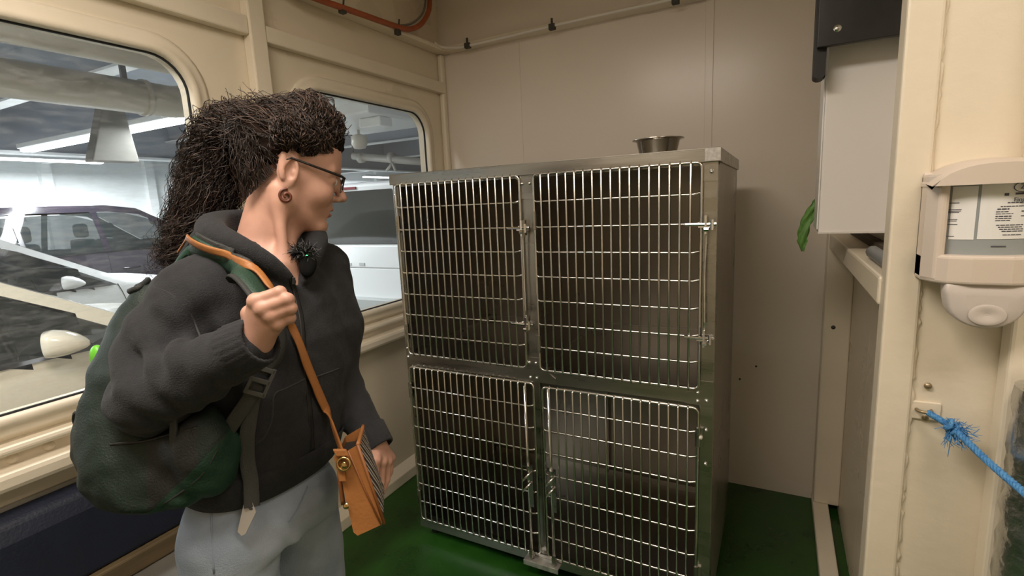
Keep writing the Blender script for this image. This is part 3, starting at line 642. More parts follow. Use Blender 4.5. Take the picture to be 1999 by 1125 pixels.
# lamps of the car deck
EMC = mat('cool_lamp_tube', (0.92, 0.97, 1.0), 0.5, emit=14.0)
def decklamp(x, y, z, alongx, L_, lab, wt, colr=(0.90, 0.97, 1.0)):
    root = empty('deck_lamp', (x, y, z)); tag(root, lab, 'lamp', 'strip lamps of the car deck')
    a, b = (L_/2, 0.09) if alongx else (0.09, L_/2)
    MB().bx(x-a, x+a, y-b, y+b, z, z+0.06).build('housing', DKW, root, bevel=0.01)
    MB().bx(x-a+0.02, x+a-0.02, y-b+0.02, y+b-0.02, z-0.035, z+0.005).build('tube', EMC, root, bevel=0.015)
    MB().bx(x-0.01, x+0.01, y-0.01, y+0.01, z+0.06, ZD).build('hanger', DKW, root)
    area('deck_lamp_light', (x, y, z-0.05), 2*a, 2*b, wt, colr)
decklamp(-6.45, 3.0, 2.37, True, 3.7, 'long strip lamp running across the lanes behind the tapered bracket', DECK_LAMP_W*1.6)
decklamp(-10.8, 4.2, 2.50, False, 1.5, 'strip lamp under the far edge of the lengthways girder', DECK_LAMP_W*5.0)
decklamp(-9.0, 9.4, 2.50, False, 1.5, 'strip lamp glowing beyond the white van and the valve pipe', DECK_LAMP_W*1.2)
decklamp(-12.0, 13.5, 2.50, False, 1.5, 'small distant strip lamp over the roof of the white van', DECK_LAMP_W*1.2)
# hatch, duct and bits seen through the small window
root = empty('air_duct', (-3.4, 3.6, 2.35)); tag(root, 'white ventilation duct with open mouth above the van', 'duct')
d0 = onx(690, 225, -3.3); 
MB().prism([(-3.9, 2.20), (-2.9, 2.20), (-2.9, 2.52), (-3.2, 2.80), (-3.9, 2.80)], 'y', d0[1]-0.25, d0[1]+0.65).build('casing', DKW, root, bevel=0.02)
MB().bx(-3.42, -3.38, d0[1]+0.1, d0[1]+0.14, 2.79, ZD).build('hanger', DKD, root)
mo = MB(); ya, yb_ = d0[1]-0.45, d0[1]-0.248
for q_ in ((-3.6, -3.0, ya, yb_, 2.29, 2.302), (-3.6, -3.0, ya, yb_, 2.428, 2.44), (-3.6, -3.588, ya, yb_, 2.302, 2.428), (-3.012, -3.0, ya, yb_, 2.302, 2.428)): mo.bx(*q_)
mo.build('open_mouth', DKW, root)
MB().bx(-3.15, -2.92, d0[1]-0.10, d0[1]+0.05, 2.12, 2.20).build('flange', DKW, root, bevel=0.01)
lp = onx(700, 262, -3.6); lp[2] = 2.10
o = MB().lathe([(0, 0.0), (0.055, 0.01), (0.075, 0.05), (0.075, 0.12), (0.03, 0.14), (0, 0.14)], (lp[0], lp[1], lp[2]-0.08), 20).build('round_cover', PIPE, root, smooth=True)
MB().cyl((lp[0], lp[1], lp[2]+0.05), (lp[0], lp[1], 2.202), 0.012, 8).build('stem', PIPE, o)
root = empty('side_pipe_run', (-4.6, 6.0, 2.3)); tag(root, 'cream pipe with valve hanging below the beam behind the van', 'pipe')
v0 = ony(690, 305, 6.6); v1 = ony(850, 318, 6.6)
MB().tube([v0, v1], 0.06, 14).build('tube', PIPE, root, smooth=True)
for px in (705, 765): 
    c = ony(px, 308, 6.6); MB().tube([c+np.array([-0.04, 0, 0]), c+np.array([0.04, 0, 0])], 0.085, 14).build('flange', PIPE, root, smooth=True)
for s in (-1, 1):
    c = ony(766, 318, 6.5); MB().tube([c, c+np.array([0.09*s, -0.05, -0.12])], 0.022, 8).build('branch', PIPE, root, smooth=True)
MB().bx(v0[0]-0.01, v0[0]+0.01, 6.59, 6.61, v0[2], ZD).build('hanger', DKD, root)
# ------------------------------------------------------------------ cars
def car(name, label, paint, loc, L=4.1, W=0.87, H=1.47, hood=0.30, dark_glass=0.75, heading=1, kind='hatch', mirror_s=-0.40):
    """car body along +Y (heading +1: nose towards +Y); loc = (x centre, y of the windscreen base)"""
    rx, ry = loc
    root = empty(name, (rx, ry, -0.01)); tag(root, label, 'car')
    fl = 1.35; rl = L-fl                 # nose length ahead of the windscreen base, rest behind
    belt = 0.90 if kind == 'hatch' else 1.05
    hz = belt+0.02
    top = [(-rl, belt-0.25), (-rl+0.04, belt+0.05), (-rl+0.30, H-0.20), (-rl+0.62, H-0.05), (-rl+1.15, H), (-1.15, H), (-0.80, H-0.05), (0.0, hz+0.03), (0.05, hz), (0.5, hz-0.06), (fl-0.22, hz-0.20), (fl-0.05, hz-0.34), (fl, hz-0.5)]
    tx, tz = zip(*top)
    def ztop(s): return float(np.interp(s, tx, tz))
    def wid(s, z):
        e = 1.0
        if s > fl-0.7: e *= 1-0.20*((s-(fl-0.7))/0.7)**2
        if s < -rl+0.6: e *= 1-0.10*((-rl+0.6-s)/0.6)**2
        if z <= belt: g = 1.0-0.05*((belt-z)/0.7)**2 - 0.02*max(0, (z-0.72)/0.25)
        else: g = 0.98-0.27*((z-belt)/(H-belt))**1.1
        return W*e*g
    S = np.unique(np.concatenate([np.linspace(-rl, fl, 64), np.array(tx)]))
    zs = np.concatenate([np.linspace(0, 1, 18)])
    G = []
    for s in S:
        zt_ = ztop(s); row = []
        zlow = 0.22
        for t in zs: z_ = zlow+(zt_-zlow)*t; row.append((wid(s, z_), s, z_, 0))
        wt = wid(s, zt_)
        for t in (0.12, 0.3, 0.55, 0.8, 1.0): row.append((wt*(1-t), s, zt_+0.035*(1-(1-t)**2)*(1 if zt_ > belt-0.1 else 0.6), 1))
        G.append(row)
    GH = [  # side glass polygons in (s, z)
        [(-0.30, belt+0.0), (-1.28, belt+0.01), (-1.28, H-0.10), (-1.00, H-0.105), (-0.72, H-0.20)],
        [(-1.36, belt+0.01), (-2.10, belt+0.03), (-2.10, H-0.13), (-1.36, H-0.10)],
        [(-2.17, belt+0.04), (-2.55, belt+0.10), (-2.45, H-0.16), (-2.17, H-0.13)]]
    if kind == 'hatch': GH[0] = [(-0.06, belt+0.0), (-1.28, belt+0.01), (-1.28, H-0.10), (-0.93, H-0.105), (-0.62, H-0.22)]
    def inpoly(p, poly, grow=-0.015):
        c = False; n = len(poly)
        for i in range(n):
            (x1, y1), (x2, y2) = poly[i], poly[(i+1) % n]
            if (y1 > p[1]) != (y2 > p[1]) and p[0] < (x2-x1)*(p[1]-y1)/(y2-y1)+x1: c = not c
        return c
    wsh = (-0.74, -0.05); rwn = (-rl+0.10, -rl+0.50)
    arch = [(fl-0.78, 0.33), (-rl+0.75, 0.33)]
    m = MB(); nb = len(G[0])
    for sgn in (1, -1):
        V = [(rx+sgn*p[0], ry+heading*p[1], p[2]) for row in G for p in row]; F = []
        for i in range(len(G)-1):
            for j in range(nb-1):
                sc = (G[i][j][1]+G[i+1][j+1][1])/2; zc = (G[i][j][2]+G[i+1][j][2]+G[i][j+1][2]+G[i+1][j+1][2])/4
                if j < len(zs)-1 and any(inpoly((sc, zc), g) for g in GH): continue
                if j >= len(zs)-1 and (wsh[0] < sc < wsh[1] or rwn[0] < sc < rwn[1]): continue
                if j < len(zs)-1 and any((sc-a)**2+(zc-b)**2 < 0.36**2 for a, b in arch): continue
                F.append((i*nb+j, i*nb+j+1, (i+1)*nb+j+1, (i+1)*nb+j))
        m.add(V, F)
    body = m.build('body', paint, root, smooth=True)
    GL = mat('tinted_glass_%d' % int(dark_glass*100), (0.02, 0.025, 0.025), 0.04, alpha=dark_glass)
    def pane(poly, sgn, nm='window'):
        P = np.array(poly); c = P.mean(0); n = len(P)
        ringo = []
        for i in range(n):
            for t in np.linspace(0, 1, 6)[:-1]: ringo.append(P[i]*(1-t)+P[(i+1) % n]*t)
        V = []; F = []; nr = len(ringo)
        for k, sc in enumerate((1.03, 0.66, 0.33)):
            for q in ringo:
                s, z_ = c+(q-c)*sc; V.append((rx+sgn*(wid(s, z_)+0.006), ry+heading*s, z_))
        V.append((rx+sgn*(wid(*c)+0.006), ry+heading*c[0], c[1]))
        for k in range(2):
            for i in range(nr): F.append((k*nr+i, k*nr+(i+1) % nr, (k+1)*nr+(i+1) % nr, (k+1)*nr+i))
        for i in range(nr): F.append((2*nr+i, 2*nr+(i+1) % nr, 3*nr))
        mm = MB(); mm.add(V, F); return mm.build(nm, GL, root, smooth=True)
    TRIM = mat('car_black_trim', (0.015, 0.015, 0.016), 0.35)
    for sgn in (1, -1):
        for g in GH: pane(g, sgn)
        # black weather strip along the belt
        mm = MB(); ss = np.linspace(-2.5, -0.10, 20)
        mm.grid([[(rx+sgn*(wid(s, belt+dz)+0.009), ry+heading*s, belt+dz+0.04*max(0, (-s-2.0))) for s in ss] for dz in (-0.004, 0.012)]); mm.build('belt_strip', TRIM, root)
        # door gaps
        for s in (0.02, -1.32):
            zz = np.linspace(0.30, belt, 10); mm = MB().tube([(rx+sgn*(wid(s, z_)+0.001), ry+heading*(s-0.10*((z_-0.6)/0.4)**2*(s > -1)), z_) for z_ in zz], 0.0035, 5); mm.build('door_gap', TRIM, root)
        # handle
        s = -1.18; hnd = MB().tube(bez([(rx+sgn*(wid(s, 0.82)), ry+heading*s, 0.82), (rx+sgn*(wid(s, 0.82)+0.035), ry+heading*(s+0.06), 0.82), (rx+sgn*(wid(s, 0.82)+0.035), ry+heading*(s+0.15), 0.82), (rx+sgn*wid(s, 0.82), ry+heading*(s+0.20), 0.82)], 4), 0.013, 8); hnd.build('door_handle', paint, root, smooth=True)
        # mirror: rounded shell tapering to the front
        ms = mirror_s; xb = wid(ms, belt+0.05); rings = []
        for (d, hx, hz_, zc) in [tuple(0.66*q_ for q_ in qq) for qq in ((-0.075, 0.085, 0.062, 0.0), (-0.070, 0.10, 0.078, 0.0), (-0.03, 0.106, 0.083, 0.0), (0.03, 0.098, 0.074, -0.004), (0.085, 0.075, 0.052, -0.012), (0.125, 0.045, 0.028, -0.022), (0.140, 0.018, 0.012, -0.026))]:
            rw = []
            for t in np.linspace(0, 2*math.pi, 29)[:-1]:
                o1 = hx*math.copysign(abs(math.cos(t))**0.7, math.cos(t)); rw.append((rx+sgn*(xb+0.105+o1*0.87+d*0.5), ry+heading*(ms-o1*0.5+d*0.87), belt+0.070+zc+hz_*math.copysign(abs(math.sin(t))**0.75, math.sin(t))))
            rings.append(rw)
        mm = MB(); mm.grid(rings, wrap=True); mm.add(rings[-1], [tuple(range(28))]); mir = mm.build('wing_mirror', paint, root, smooth=True)
        mm = MB(); mm.add(rings[0], [tuple(range(28))]); mm.build('mirror_glass', CHROME, mir)
        MB().tube([(rx+sgn*(xb-0.01), ry+heading*(ms+0.04), belt+0.02), (rx+sgn*(xb+0.07), ry+heading*(ms+0.02), belt+0.04)], 0.028, 8).build('mirror_arm', TRIM, mir, smooth=True)
        # wheels
        for (a, b) in arch:
            xw = rx+sgn*(W-0.13)
            wh = MB().lathe([(0.20, -0.10), (0.29, -0.10), (0.32, -0.07), (0.32, 0.07), (0.29, 0.10), (0.20, 0.10)], (xw, ry+heading*a, 0.31), 28, 'x').build('wheel', RUBBER, root, smooth=True)
            mm = MB().lathe([(0, sgn*0.07), (0.05, sgn*0.075), (0.17, sgn*0.06), (0.205, sgn*0.09)], (xw, ry+heading*a, 0.31), 20, 'x'); mm.build('rim', mat('alloy_rim', (0.5, 0.5, 0.5), 0.3, 1.0), wh, smooth=True)
    # windscreens
    for (r0_, r1_, nm) in ((wsh[0], wsh[1], 'windscreen'), (rwn[0], rwn[1], 'rear_window')):
        mm = MB(); mm.grid([[(rx+u_*wid(s, ztop(s))*0.985, ry+heading*s, ztop(s)+0.035*(1-u_*u_)+0.006) for u_ in np.linspace(-1, 1, 13)] for s in np.linspace(r0_-0.02, r1_+0.02, 12)]); mm.build(nm, GL, root, smooth=True)
    # wiper and cowl
    MB().bx(rx-W*0.8, rx+W*0.8, ry+heading*0.0-0.05, ry+heading*0.0+0.05, hz-0.01, hz+0.028).build('cowl', TRIM, root)
    # interior: dark tub, seats
    INT = mat('car_interior', (0.02, 0.02, 0.022), 0.8)
    MB().bx(rx-W*0.86, rx+W*0.86, ry+min(heading*(-rl+0.5), heading*0.35), ry+max(heading*(-rl+0.5), heading*0.35), 0.30, 0.62).build('interior_tub', INT, root)
    for (s, z0_) in ((-1.05, 0.62), (-1.95, 0.62)):
        for dx in (-0.36, 0.36):
            mm = MB(); mm.bx(rx+dx-0.24, rx+dx+0.24, ry+heading*s-0.08, ry+heading*s+0.08, 0.6, belt+0.16); st = mm.build('seat_back', INT, root, bevel=0.05, seg=3)
            MB().bx(rx+dx-0.13, rx+dx+0.13, ry+heading*s-0.06, ry+heading*s+0.05, belt+0.18, belt+0.38).build('headrest', INT, st, bevel=0.045, seg=3)
    # lamps
    for sgn in (1, -1):
        MB().lathe([(0, 0.03), (0.08, 0.02), (0.10, -0.06)], (rx+sgn*(W*0.62), ry+heading*(fl-0.16), hz-0.33), 14, 'y').build('headlamp', mat('headlamp_glass', (0.7, 0.72, 0.75), 0.08), root, smooth=True)
    return root
WP = mat('white_car_paint', (0.84, 0.79, 0.66), 0.18, coat=0.4); WP2 = mat('white_car_paint_cool', (0.76, 0.77, 0.77), 0.2, coat=0.4)
DP_ = mat('dark_purple_car_paint', (0.022, 0.018, 0.026), 0.2, coat=0.5)
car('white_hatchback', 'white hatchback parked close outside the wide window', WP, (-3.53, 1.32), W=0.88, H=1.46, dark_glass=0.82)
car('white_saloon', 'white car in the second lane behind the nearest hatchback', WP2, (-6.05, 2.36), W=0.88, H=1.46, dark_glass=0.8)
car('dark_estate_car', 'dark purple estate car in the third lane, light showing through its windows', DP_, (-8.65, 4.75), W=0.92, H=1.66, kind='suv', dark_glass=0.75, L=4.6)
# ------------------------------------------------------------------ white van seen from behind
vy = 4.30; vx0, vx1 = -5.20, -3.40; vc = (vx0+vx1)/2
van = empty('white_van', (vc, vy+2.4, -0.01)); tag(van, 'white van seen from behind through the small window', 'van')
prof = [(vx0+0.04, 0.30), (vx1-0.04, 0.30), (vx1, 0.60), (vx1, 1.05), (vx1-0.07, 1.60), (vx1-0.16, 1.72), (vx1-0.30, 1.745), (vx0+0.30, 1.745), (vx0+0.16, 1.72), (vx0+0.07, 1.60), (vx0, 1.05), (vx0, 0.60)]
MB().prism(prof, 'y', vy, vy+4.7).build('body', WP2, van, bevel=0.05, seg=3)
def yb(z): return vy-0.012
MB().prism([(vx0+0.17, 1.06), (vx1-0.17, 1.06), (vx1-0.21, 1.60), (vx1-0.27, 1.655), (vx0+0.27, 1.655), (vx0+0.21, 1.60)], 'y', vy-0.012, vy+0.01).build('rear_window', mat('van_dark_glass', (0.02, 0.024, 0.022), 0.06), van, bevel=0.006)
MB().prism([(vx0+0.12, 0.45), (vx1-0.12, 0.45), (vx1-0.12, 0.79), (vx0+0.12, 0.79)], 'y', vy-0.016, vy).build('tailgate_lower', WP2, van, bevel=0.006)
MB().prism([(vx0+0.12, 0.80), (vx1-0.12, 0.80), (vx1-0.12, 1.045), (vx0+0.12, 1.045)], 'y', vy-0.020, vy).build('tailgate_upper', WP2, van, bevel=0.008)
GRY = mat('van_grey_lens', (0.45, 0.46, 0.46), 0.3)
for px in (681, 707):
    c = ony(px, 516, vy-0.02); MB().bx(c[0]-0.04, c[0]+0.04, vy-0.026, vy-0.018, c[2]-0.016, c[2]+0.016).build('plate_lamp', GRY, van)
for (px, py) in ((671, 533), (670, 551)):
    c = ony(px, py, vy-0.016); MB().lathe([(0, -0.006), (0.014, -0.004), (0.018, 0.0)], (c[0], vy-0.016, c[2]), 10, 'y').build('lock', BLACK, van)
MB().bx(vc-0.13, vc+0.13, vy-0.02, vy+0.02, 1.672, 1.70).build('brake_lamp', mat('red_lens', (0.18, 0.02, 0.03), 0.2), van)
MB().bx(vx0+0.02, vx1-0.02, vy-0.09, vy+0.02, 0.28, 0.46).build('bumper', mat('van_bumper', (0.40, 0.42, 0.41), 0.5), van, bevel=0.02)
for s, x in ((1, vx1-0.10), (-1, vx0+0.10)):
    MB().bx(x-0.07, x+0.07, vy-0.015, vy+0.01, 0.60, 1.02).build('tail_lamp', MATS['red_lens'], van, bevel=0.01)
    for y in (vy+0.9, vy+3.8): MB().lathe([(0.0, -0.1), (0.28, -0.1), (0.32, -0.06), (0.32, 0.06), (0.28, 0.1), (0, 0.1)], (x-s*0.02, y, 0.31), 24, 'x').build('wheel', RUBBER, van, smooth=True)
# ================================================================== SIGNED DISTANCE MODELLING
class SDF:
    def __init__(s, lo, hi, h):
        s.lo = np.array(lo, float); s.h = h; s.n = (np.ceil((np.array(hi)-s.lo)/h)+1).astype(int); s.F = np.full(s.n, 0.5, np.float32)
    def _sl(s, lo, hi):
        a = np.clip(np.floor((np.array(lo)-s.lo)/s.h).astype(int), 0, s.n); b = np.clip(np.ceil((np.array(hi)-s.lo)/s.h).astype(int)+1, 0, s.n); return a, b
    def _pts(s, a, b):
        return [((s.lo[i]+s.h*np.arange(a[i], b[i])).astype(np.float32)).reshape([-1 if j == i else 1 for j in range(3)]) for i in range(3)]
    def add(s, prim, k=0.01, op='u', pad=0.03):
        fn, lo, hi = prim; a, b = s._sl(np.array(lo)-pad-k, np.array(hi)+pad+k)
        if (b <= a).any(): return s
        X, Y, Z = s._pts(a, b); d = fn(X, Y, Z).astype(np.float32)
        sl = tuple(slice(a[i], b[i]) for i in range(3)); f = s.F[sl]
        if op == 'u': hh = np.maximum(k-np.abs(f-d), 0)/k; s.F[sl] = np.minimum(f, d)-hh*hh*k*0.25
        else: d = -d; hh = np.maximum(k-np.abs(f-d), 0)/k; s.F[sl] = np.maximum(f, d)+hh*hh*k*0.25
        return s
    def displace(s, fn):
        a = np.zeros(3, int); X, Y, Z = s._pts(a, s.n); m = np.abs(s.F) < 0.03
        d = np.broadcast_to(fn(X, Y, Z), s.F.shape); s.F[m] += d[m].astype(np.float32)
    def mesh(s):
        F = s.F; I = F < 0
        c = np.zeros(np.array(F.shape)-1, np.int8)
        for dx in (0, 1):
            for dy in (0, 1):
                for dz in (0, 1): c += I[dx:F.shape[0]-1+dx, dy:F.shape[1]-1+dy, dz:F.shape[2]-1+dz]
        act = np.argwhere((c > 0) & (c < 8)); idx = -np.ones(c.shape, np.int64); idx[tuple(act.T)] = np.arange(len(act))
        S = np.zeros((len(act), 3)); N = np.zeros(len(act))
        cor = [(a, b, d) for a in (0, 1) for b in (0, 1) for d in (0, 1)]
        val = {q: F[act[:, 0]+q[0], act[:, 1]+q[1], act[:, 2]+q[2]].astype(float) for q in cor}
        for p in cor:
            for ax in range(3):
                if p[ax]: continue
                q = list(p); q[ax] = 1; q = tuple(q); v0, v1 = val[p], val[q]; m = (v0 < 0) != (v1 < 0)
                t = np.where(m, v0/np.where(m, v0-v1, 1), 0)
                P = np.tile(np.array(p, float), (len(act), 1)); P[:, ax] += t; S[m] += P[m]; N[m] += 1
        V = s.lo + s.h*(act + S/N[:, None])
        faces = []
        for ax in range(3):
            o1, o2 = [(1, 2), (2, 0), (0, 1)][ax]
            sl0 = [slice(None)]*3; sl1 = [slice(None)]*3; sl0[ax] = slice(0, -1); sl1[ax] = slice(1, None)
            A, B = I[tuple(sl0)], I[tuple(sl1)]; e = np.argwhere(A != B)
            e = e[(e[:, o1] > 0) & (e[:, o2] > 0) & (e[:, o1] < F.shape[o1]-1) & (e[:, o2] < F.shape[o2]-1)]
            if not len(e): continue
            ins = A[tuple(e.T)]
            def g(a, b):
                q = e.copy(); q[:, o1] -= a; q[:, o2] -= b; return idx[tuple(q.T)]
            Q = np.stack([g(1, 1), g(0, 1), g(0, 0), g(1, 0)], 1); Q[~ins] = Q[~ins][:, ::-1]; faces.append(Q)
        return V, np.concatenate(faces)
def arr(*v): return [np.array(q, float) for q in v]
def rcone(a, b, r1, r2):
    a, b = arr(a, b); ba = b-a; L2 = ba@ba+1e-12; R_ = max(r1, r2)
    def fn(X, Y, Z):
        x, y, z = X-a[0], Y-a[1], Z-a[2]; t = np.clip((x*ba[0]+y*ba[1]+z*ba[2])/L2, 0, 1)
        return np.sqrt((x-t*ba[0])**2+(y-t*ba[1])**2+(z-t*ba[2])**2)-(r1+(r2-r1)*t)
    return fn, np.minimum(a, b)-R_, np.maximum(a, b)+R_
def ell(c, r, R=None):
    c, r = arr(c, r); R = np.eye(3) if R is None else np.array(R)
    def fn(X, Y, Z):
        x, y, z = X-c[0], Y-c[1], Z-c[2]
        q = [(R[i, 0]*x+R[i, 1]*y+R[i, 2]*z) for i in range(3)]
        k0 = np.sqrt(sum((q[i]/r[i])**2 for i in range(3))); k1 = np.sqrt(sum((q[i]/r[i]**2)**2 for i in range(3)))+1e-9
        return k0*(k0-1)/k1
    m = max(r); return fn, c-m, c+m
def loft(st, n=2.4, yaw=0.0):
    st = np.array(sorted(st)); cy_, sy_ = math.cos(yaw), math.sin(yaw)
    def fn(X, Y, Z):
        cx, cy, a, b = [np.interp(Z, st[:, 0], st[:, i]).astype(np.float32) for i in (1, 2, 3, 4)]
        dx, dy = X-cx, Y-cy; u, v = dx*cy_+dy*sy_, -dx*sy_+dy*cy_
        d = ((np.abs(u/a)**n+np.abs(v/b)**n)**(1/n)-1)*np.minimum(a, b)
        return np.maximum(d*0.9, np.maximum(st[0, 0]-Z, Z-st[-1, 0]))
    m = max(st[:, 3].max(), st[:, 4].max()); return fn, (st[:, 1].min()-m, st[:, 2].min()-m, st[0, 0]), (st[:, 1].max()+m, st[:, 2].max()+m, st[-1, 0])
def obj_from(V, F, name, mats, parent, mi=None, smooth=True, label=None):
    loc = np.array(absloc(parent)) if parent is not None else np.array([V[:, 0].mean(), V[:, 1].mean(), V[:, 2].min()])
    me = bpy.data.meshes.new(name); me.from_pydata((V-loc).tolist(), [], F.tolist() if hasattr(F, 'tolist') else F)
    for q in (mats if isinstance(mats, (list, tuple)) else [mats]): me.materials.append(q)
    if mi is not None: me.polygons.foreach_set('material_index', np.asarray(mi, np.int32))
    if smooth: me.polygons.foreach_set('use_smooth', [True]*len(me.polygons))
    o = bpy.data.objects.new(name, me); COL.objects.link(o)
    if parent is not None: o.parent = parent
    else: o.location = Vector(loc)
    if label: o['label'] = label
    return o
def smoothV(V, F, it=3, lam=0.5):
    E_ = np.concatenate([F[:, [0, 1]], F[:, [1, 2]], F[:, [2, 3]], F[:, [3, 0]]]); n = len(V)
    for k in range(it):
        acc = np.zeros_like(V); cnt = np.zeros(n)
        for a, b in ((0, 1), (1, 0)):
            for j in range(3): acc[:, j] += np.bincount(E_[:, a], V[E_[:, b], j], n)
            cnt += np.bincount(E_[:, a], minlength=n)
        V = V+(acc/np.maximum(cnt, 1)[:, None]-V)*(lam if k % 2 == 0 else -lam*1.04 if it > 2 else lam)
    return V
W = dep
# ================================================================== PERSON
SKIN = mat('skin', (0.56, 0.315, 0.235), 0.50, sss=0.12, var=0.10, scale=25, bump=0.06, bscale=220)
LIPS = mat('lips', (0.42, 0.17, 0.15), 0.42)
HOOD = mat('charcoal_fleece', (0.017, 0.018, 0.0215), 0.9, var=0.22, scale=90, bump=0.45, bscale=420, sheen=0.04)
HOODD = mat('charcoal_rib', (0.030, 0.030, 0.033), 0.9, bump=0.3, bscale=300)
JEAN = mat('light_denim', (0.40, 0.46, 0.56), 0.85, col2=(0.26, 0.32, 0.42), scale=7, bump=0.35, bscale=380)
PX, PY_ = -0.93, 0.64
person = empty('person', (PX, PY_, 0.0)); tag(person, 'person in charcoal hooded jacket and light jeans gripping a backpack strap', 'person')
# ---- head frame
HO = np.array([-0.908, 0.754, 1.530]); ha = math.radians(56); hp = math.radians(16)
Fh = np.array([math.cos(ha), math.sin(ha), 0]); Lh = np.array([-math.sin(ha), math.cos(ha), 0]); Zh = np.array([0, 0, 1.0])
HX = math.cos(hp)*Fh-math.sin(hp)*Zh; HZ = math.cos(hp)*Zh+math.sin(hp)*Fh; HY = Lh
HR = np.stack([HX, HY, HZ], 1)                 # columns: local axes
HS = 0.945
def h2w(P): return HO+(np.asarray(P)*HS)@HR.T
def w2h(P): return ((np.asarray(P)-HO)@HR)/HS
neck0 = w2h((-0.945, 0.690, 1.375)); neck1 = np.array([-0.022, 0, -0.055])
hd = SDF((-0.16, -0.14, -0.27), (0.15, 0.14, 0.155), 0.0023)
hd.add(ell((-0.012, 0, 0.048), (0.098, 0.076, 0.088)), 0.01)
hd.add(ell((0.030, 0, -0.015), (0.062, 0.064, 0.088)), 0.03)
hd.add(ell((0.048, 0, 0.052), (0.045, 0.058, 0.046)), 0.03)
for s in (1, -1):
    hd.add(rcone((-0.008, s*0.056, -0.062), (0.066, s*0.014, -0.104), 0.016, 0.014), 0.03)
    hd.add(rcone((-0.006, s*0.060, -0.02), (-0.006, s*0.056, -0.062), 0.016, 0.016), 0.025)
    hd.add(ell((0.060, s*0.040, -0.030), (0.026, 0.022, 0.024)), 0.025)
    hd.add(rcone((0.086, s*0.012, 0.026), (0.074, s*0.046, 0.022), 0.009, 0.008), 0.016)
    hd.add(ell((0.096, s*0.033, 0.004), (0.016, 0.017, 0.013)), 0.012, 'c')
    hd.add(ell((0.078, s*0.033, 0.002), (0.014, 0.016, 0.0135)), 0.006)
hd.add(ell((0.076, 0, -0.062), (0.020, 0.030, 0.026)), 0.02)
hd.add(ell((0.078, 0, -0.101), (0.016, 0.020, 0.015)), 0.018)
hd.add(rcone((0.090, 0, 0.016), (0.112, 0, -0.022), 0.0085, 0.0095), 0.014)
hd.add(ell((0.1145, 0, -0.027), (0.0105, 0.0105, 0.0095)), 0.008)
for s in (1, -1): hd.add(ell((0.101, s*0.0125, -0.033), (0.011, 0.0075, 0.0075)), 0.006)
for s in (1, -1): hd.add(ell((0.107, s*0.0065, -0.041), (0.0055, 0.0036, 0.003)), 0.003, 'c')
hd.add(ell((0.0925, 0, -0.0585), (0.0080, 0.022, 0.0055)), 0.006); hd.add(ell((0.0900, 0, -0.0715), (0.0085, 0.019, 0.0065)), 0.006)
hd.add(ell((0.100, 0, -0.0652), (0.014, 0.026, 0.0016)), 0.004, 'c')
hd.add(ell((0.096, 0, -0.084), (0.008, 0.020, 0.005)), 0.008, 'c')
hd.add(rcone(neck1, neck0, 0.053, 0.056), 0.03)
hd.add(rcone(neck1+np.array([0.03, 0, -0.01]), neck0+np.array([0.02, 0, 0]), 0.028, 0.040), 0.03)
for s in (1, -1): hd.add(rcone((-0.025, s*0.058, -0.045), w2h((-0.865, 0.690+s*0.012, 1.355)), 0.011, 0.010), 0.022)
ch = w2h((-0.925, 0.68, 1.30)); hd.add(ell(ch, (0.085, 0.085, 0.085), np.eye(3)), 0.035)
# ears
for s in (1, -1):
    ec = np.array([-0.014, s*0.0745, 0.0]); er = np.array([[math.cos(0.15), 0, math.sin(0.15)], [0, 1, 0], [-math.sin(0.15), 0, math.cos(0.15)]])
    tl = math.radians(18*s); ry_ = np.array([[math.cos(tl), math.sin(tl), 0], [-math.sin(tl), math.cos(tl), 0], [0, 0, 1]])
    E3 = er@ry_
    hd.add(ell(ec, (0.0225, 0.0065, 0.0350), E3), 0.006)
    hd.add(ell(ec+np.array([-0.010, s*0.004, 0.004]), (0.0095, 0.0065, 0.030), E3), 0.004)
    hd.add(ell(ec+np.array([0.004, s*0.008, 0.002]), (0.0115, 0.0075, 0.022), E3), 0.003, 'c')
    hd.add(rcone(ec+np.array([0.000, s*0.007, 0.022]), ec+np.array([-0.010, s*0.006, -0.002]), 0.0028, 0.0025), 0.003)
    hd.add(ell(ec+np.array([0.012, s*0.002, -0.004]), (0.005, 0.005, 0.007)), 0.004)
    hd.add(ell(ec+np.array([0.006, s*0.001, -0.029]), (0.008, 0.0045, 0.0085)), 0.005)
V, F = hd.mesh(); V = smoothV(V, F, 2, 0.4)
fc = V[F].mean(1); mi = ((fc[:, 0] > 0.080) & (np.abs(fc[:, 1]) < 0.0215) & (fc[:, 2] < -0.0535) & (fc[:, 2] > -0.0775)).astype(int)
BV = [h2w(V)]; BF = [F]; BM = [mi]
# ---- joints of the arms
shR = np.array([-0.945, 0.536, 1.305]); elR = W(294, 772, 0.86); wrR = W(498, 668, 0.80)
shL = np.array([-0.952, 0.835, 1.312]); elL = W(655, 742, 1.19); wrL = W(728, 858, 1.135)
# ---- right hand: fist round the strap
HD = 0.770
kn = [W(499, 588, HD), W(513, 603, HD-0.002), W(528, 617, HD+0.002), W(541, 632, HD+0.010)]
pip = [W(546, 571, HD+0.004), W(561, 585, HD+0.002), W(567, 602, HD+0.006), W(566, 621, HD+0.014)]
hR = SDF(np.minimum.reduce(kn+pip+[wrR, elR*0.5+wrR*0.5])-0.06, np.maximum.reduce(kn+pip+[wrR, elR*0.5+wrR*0.5])+0.06, 0.0019)
vd = ray(530, 610); vd = vd/np.linalg.norm(vd)
fa = wrR*0.45+elR*0.55
hR.add(rcone(fa, wrR+vd*0.004, 0.030, 0.026), 0.01)
for k, (a, wgt) in enumerate(zip(kn, (0.012, 0.013, 0.013, 0.012))):
    base = wrR+(a-wrR)*0.18+vd*0.008
    hR.add(rcone(base, a+vd*0.006, 0.017, 0.0125), 0.014)
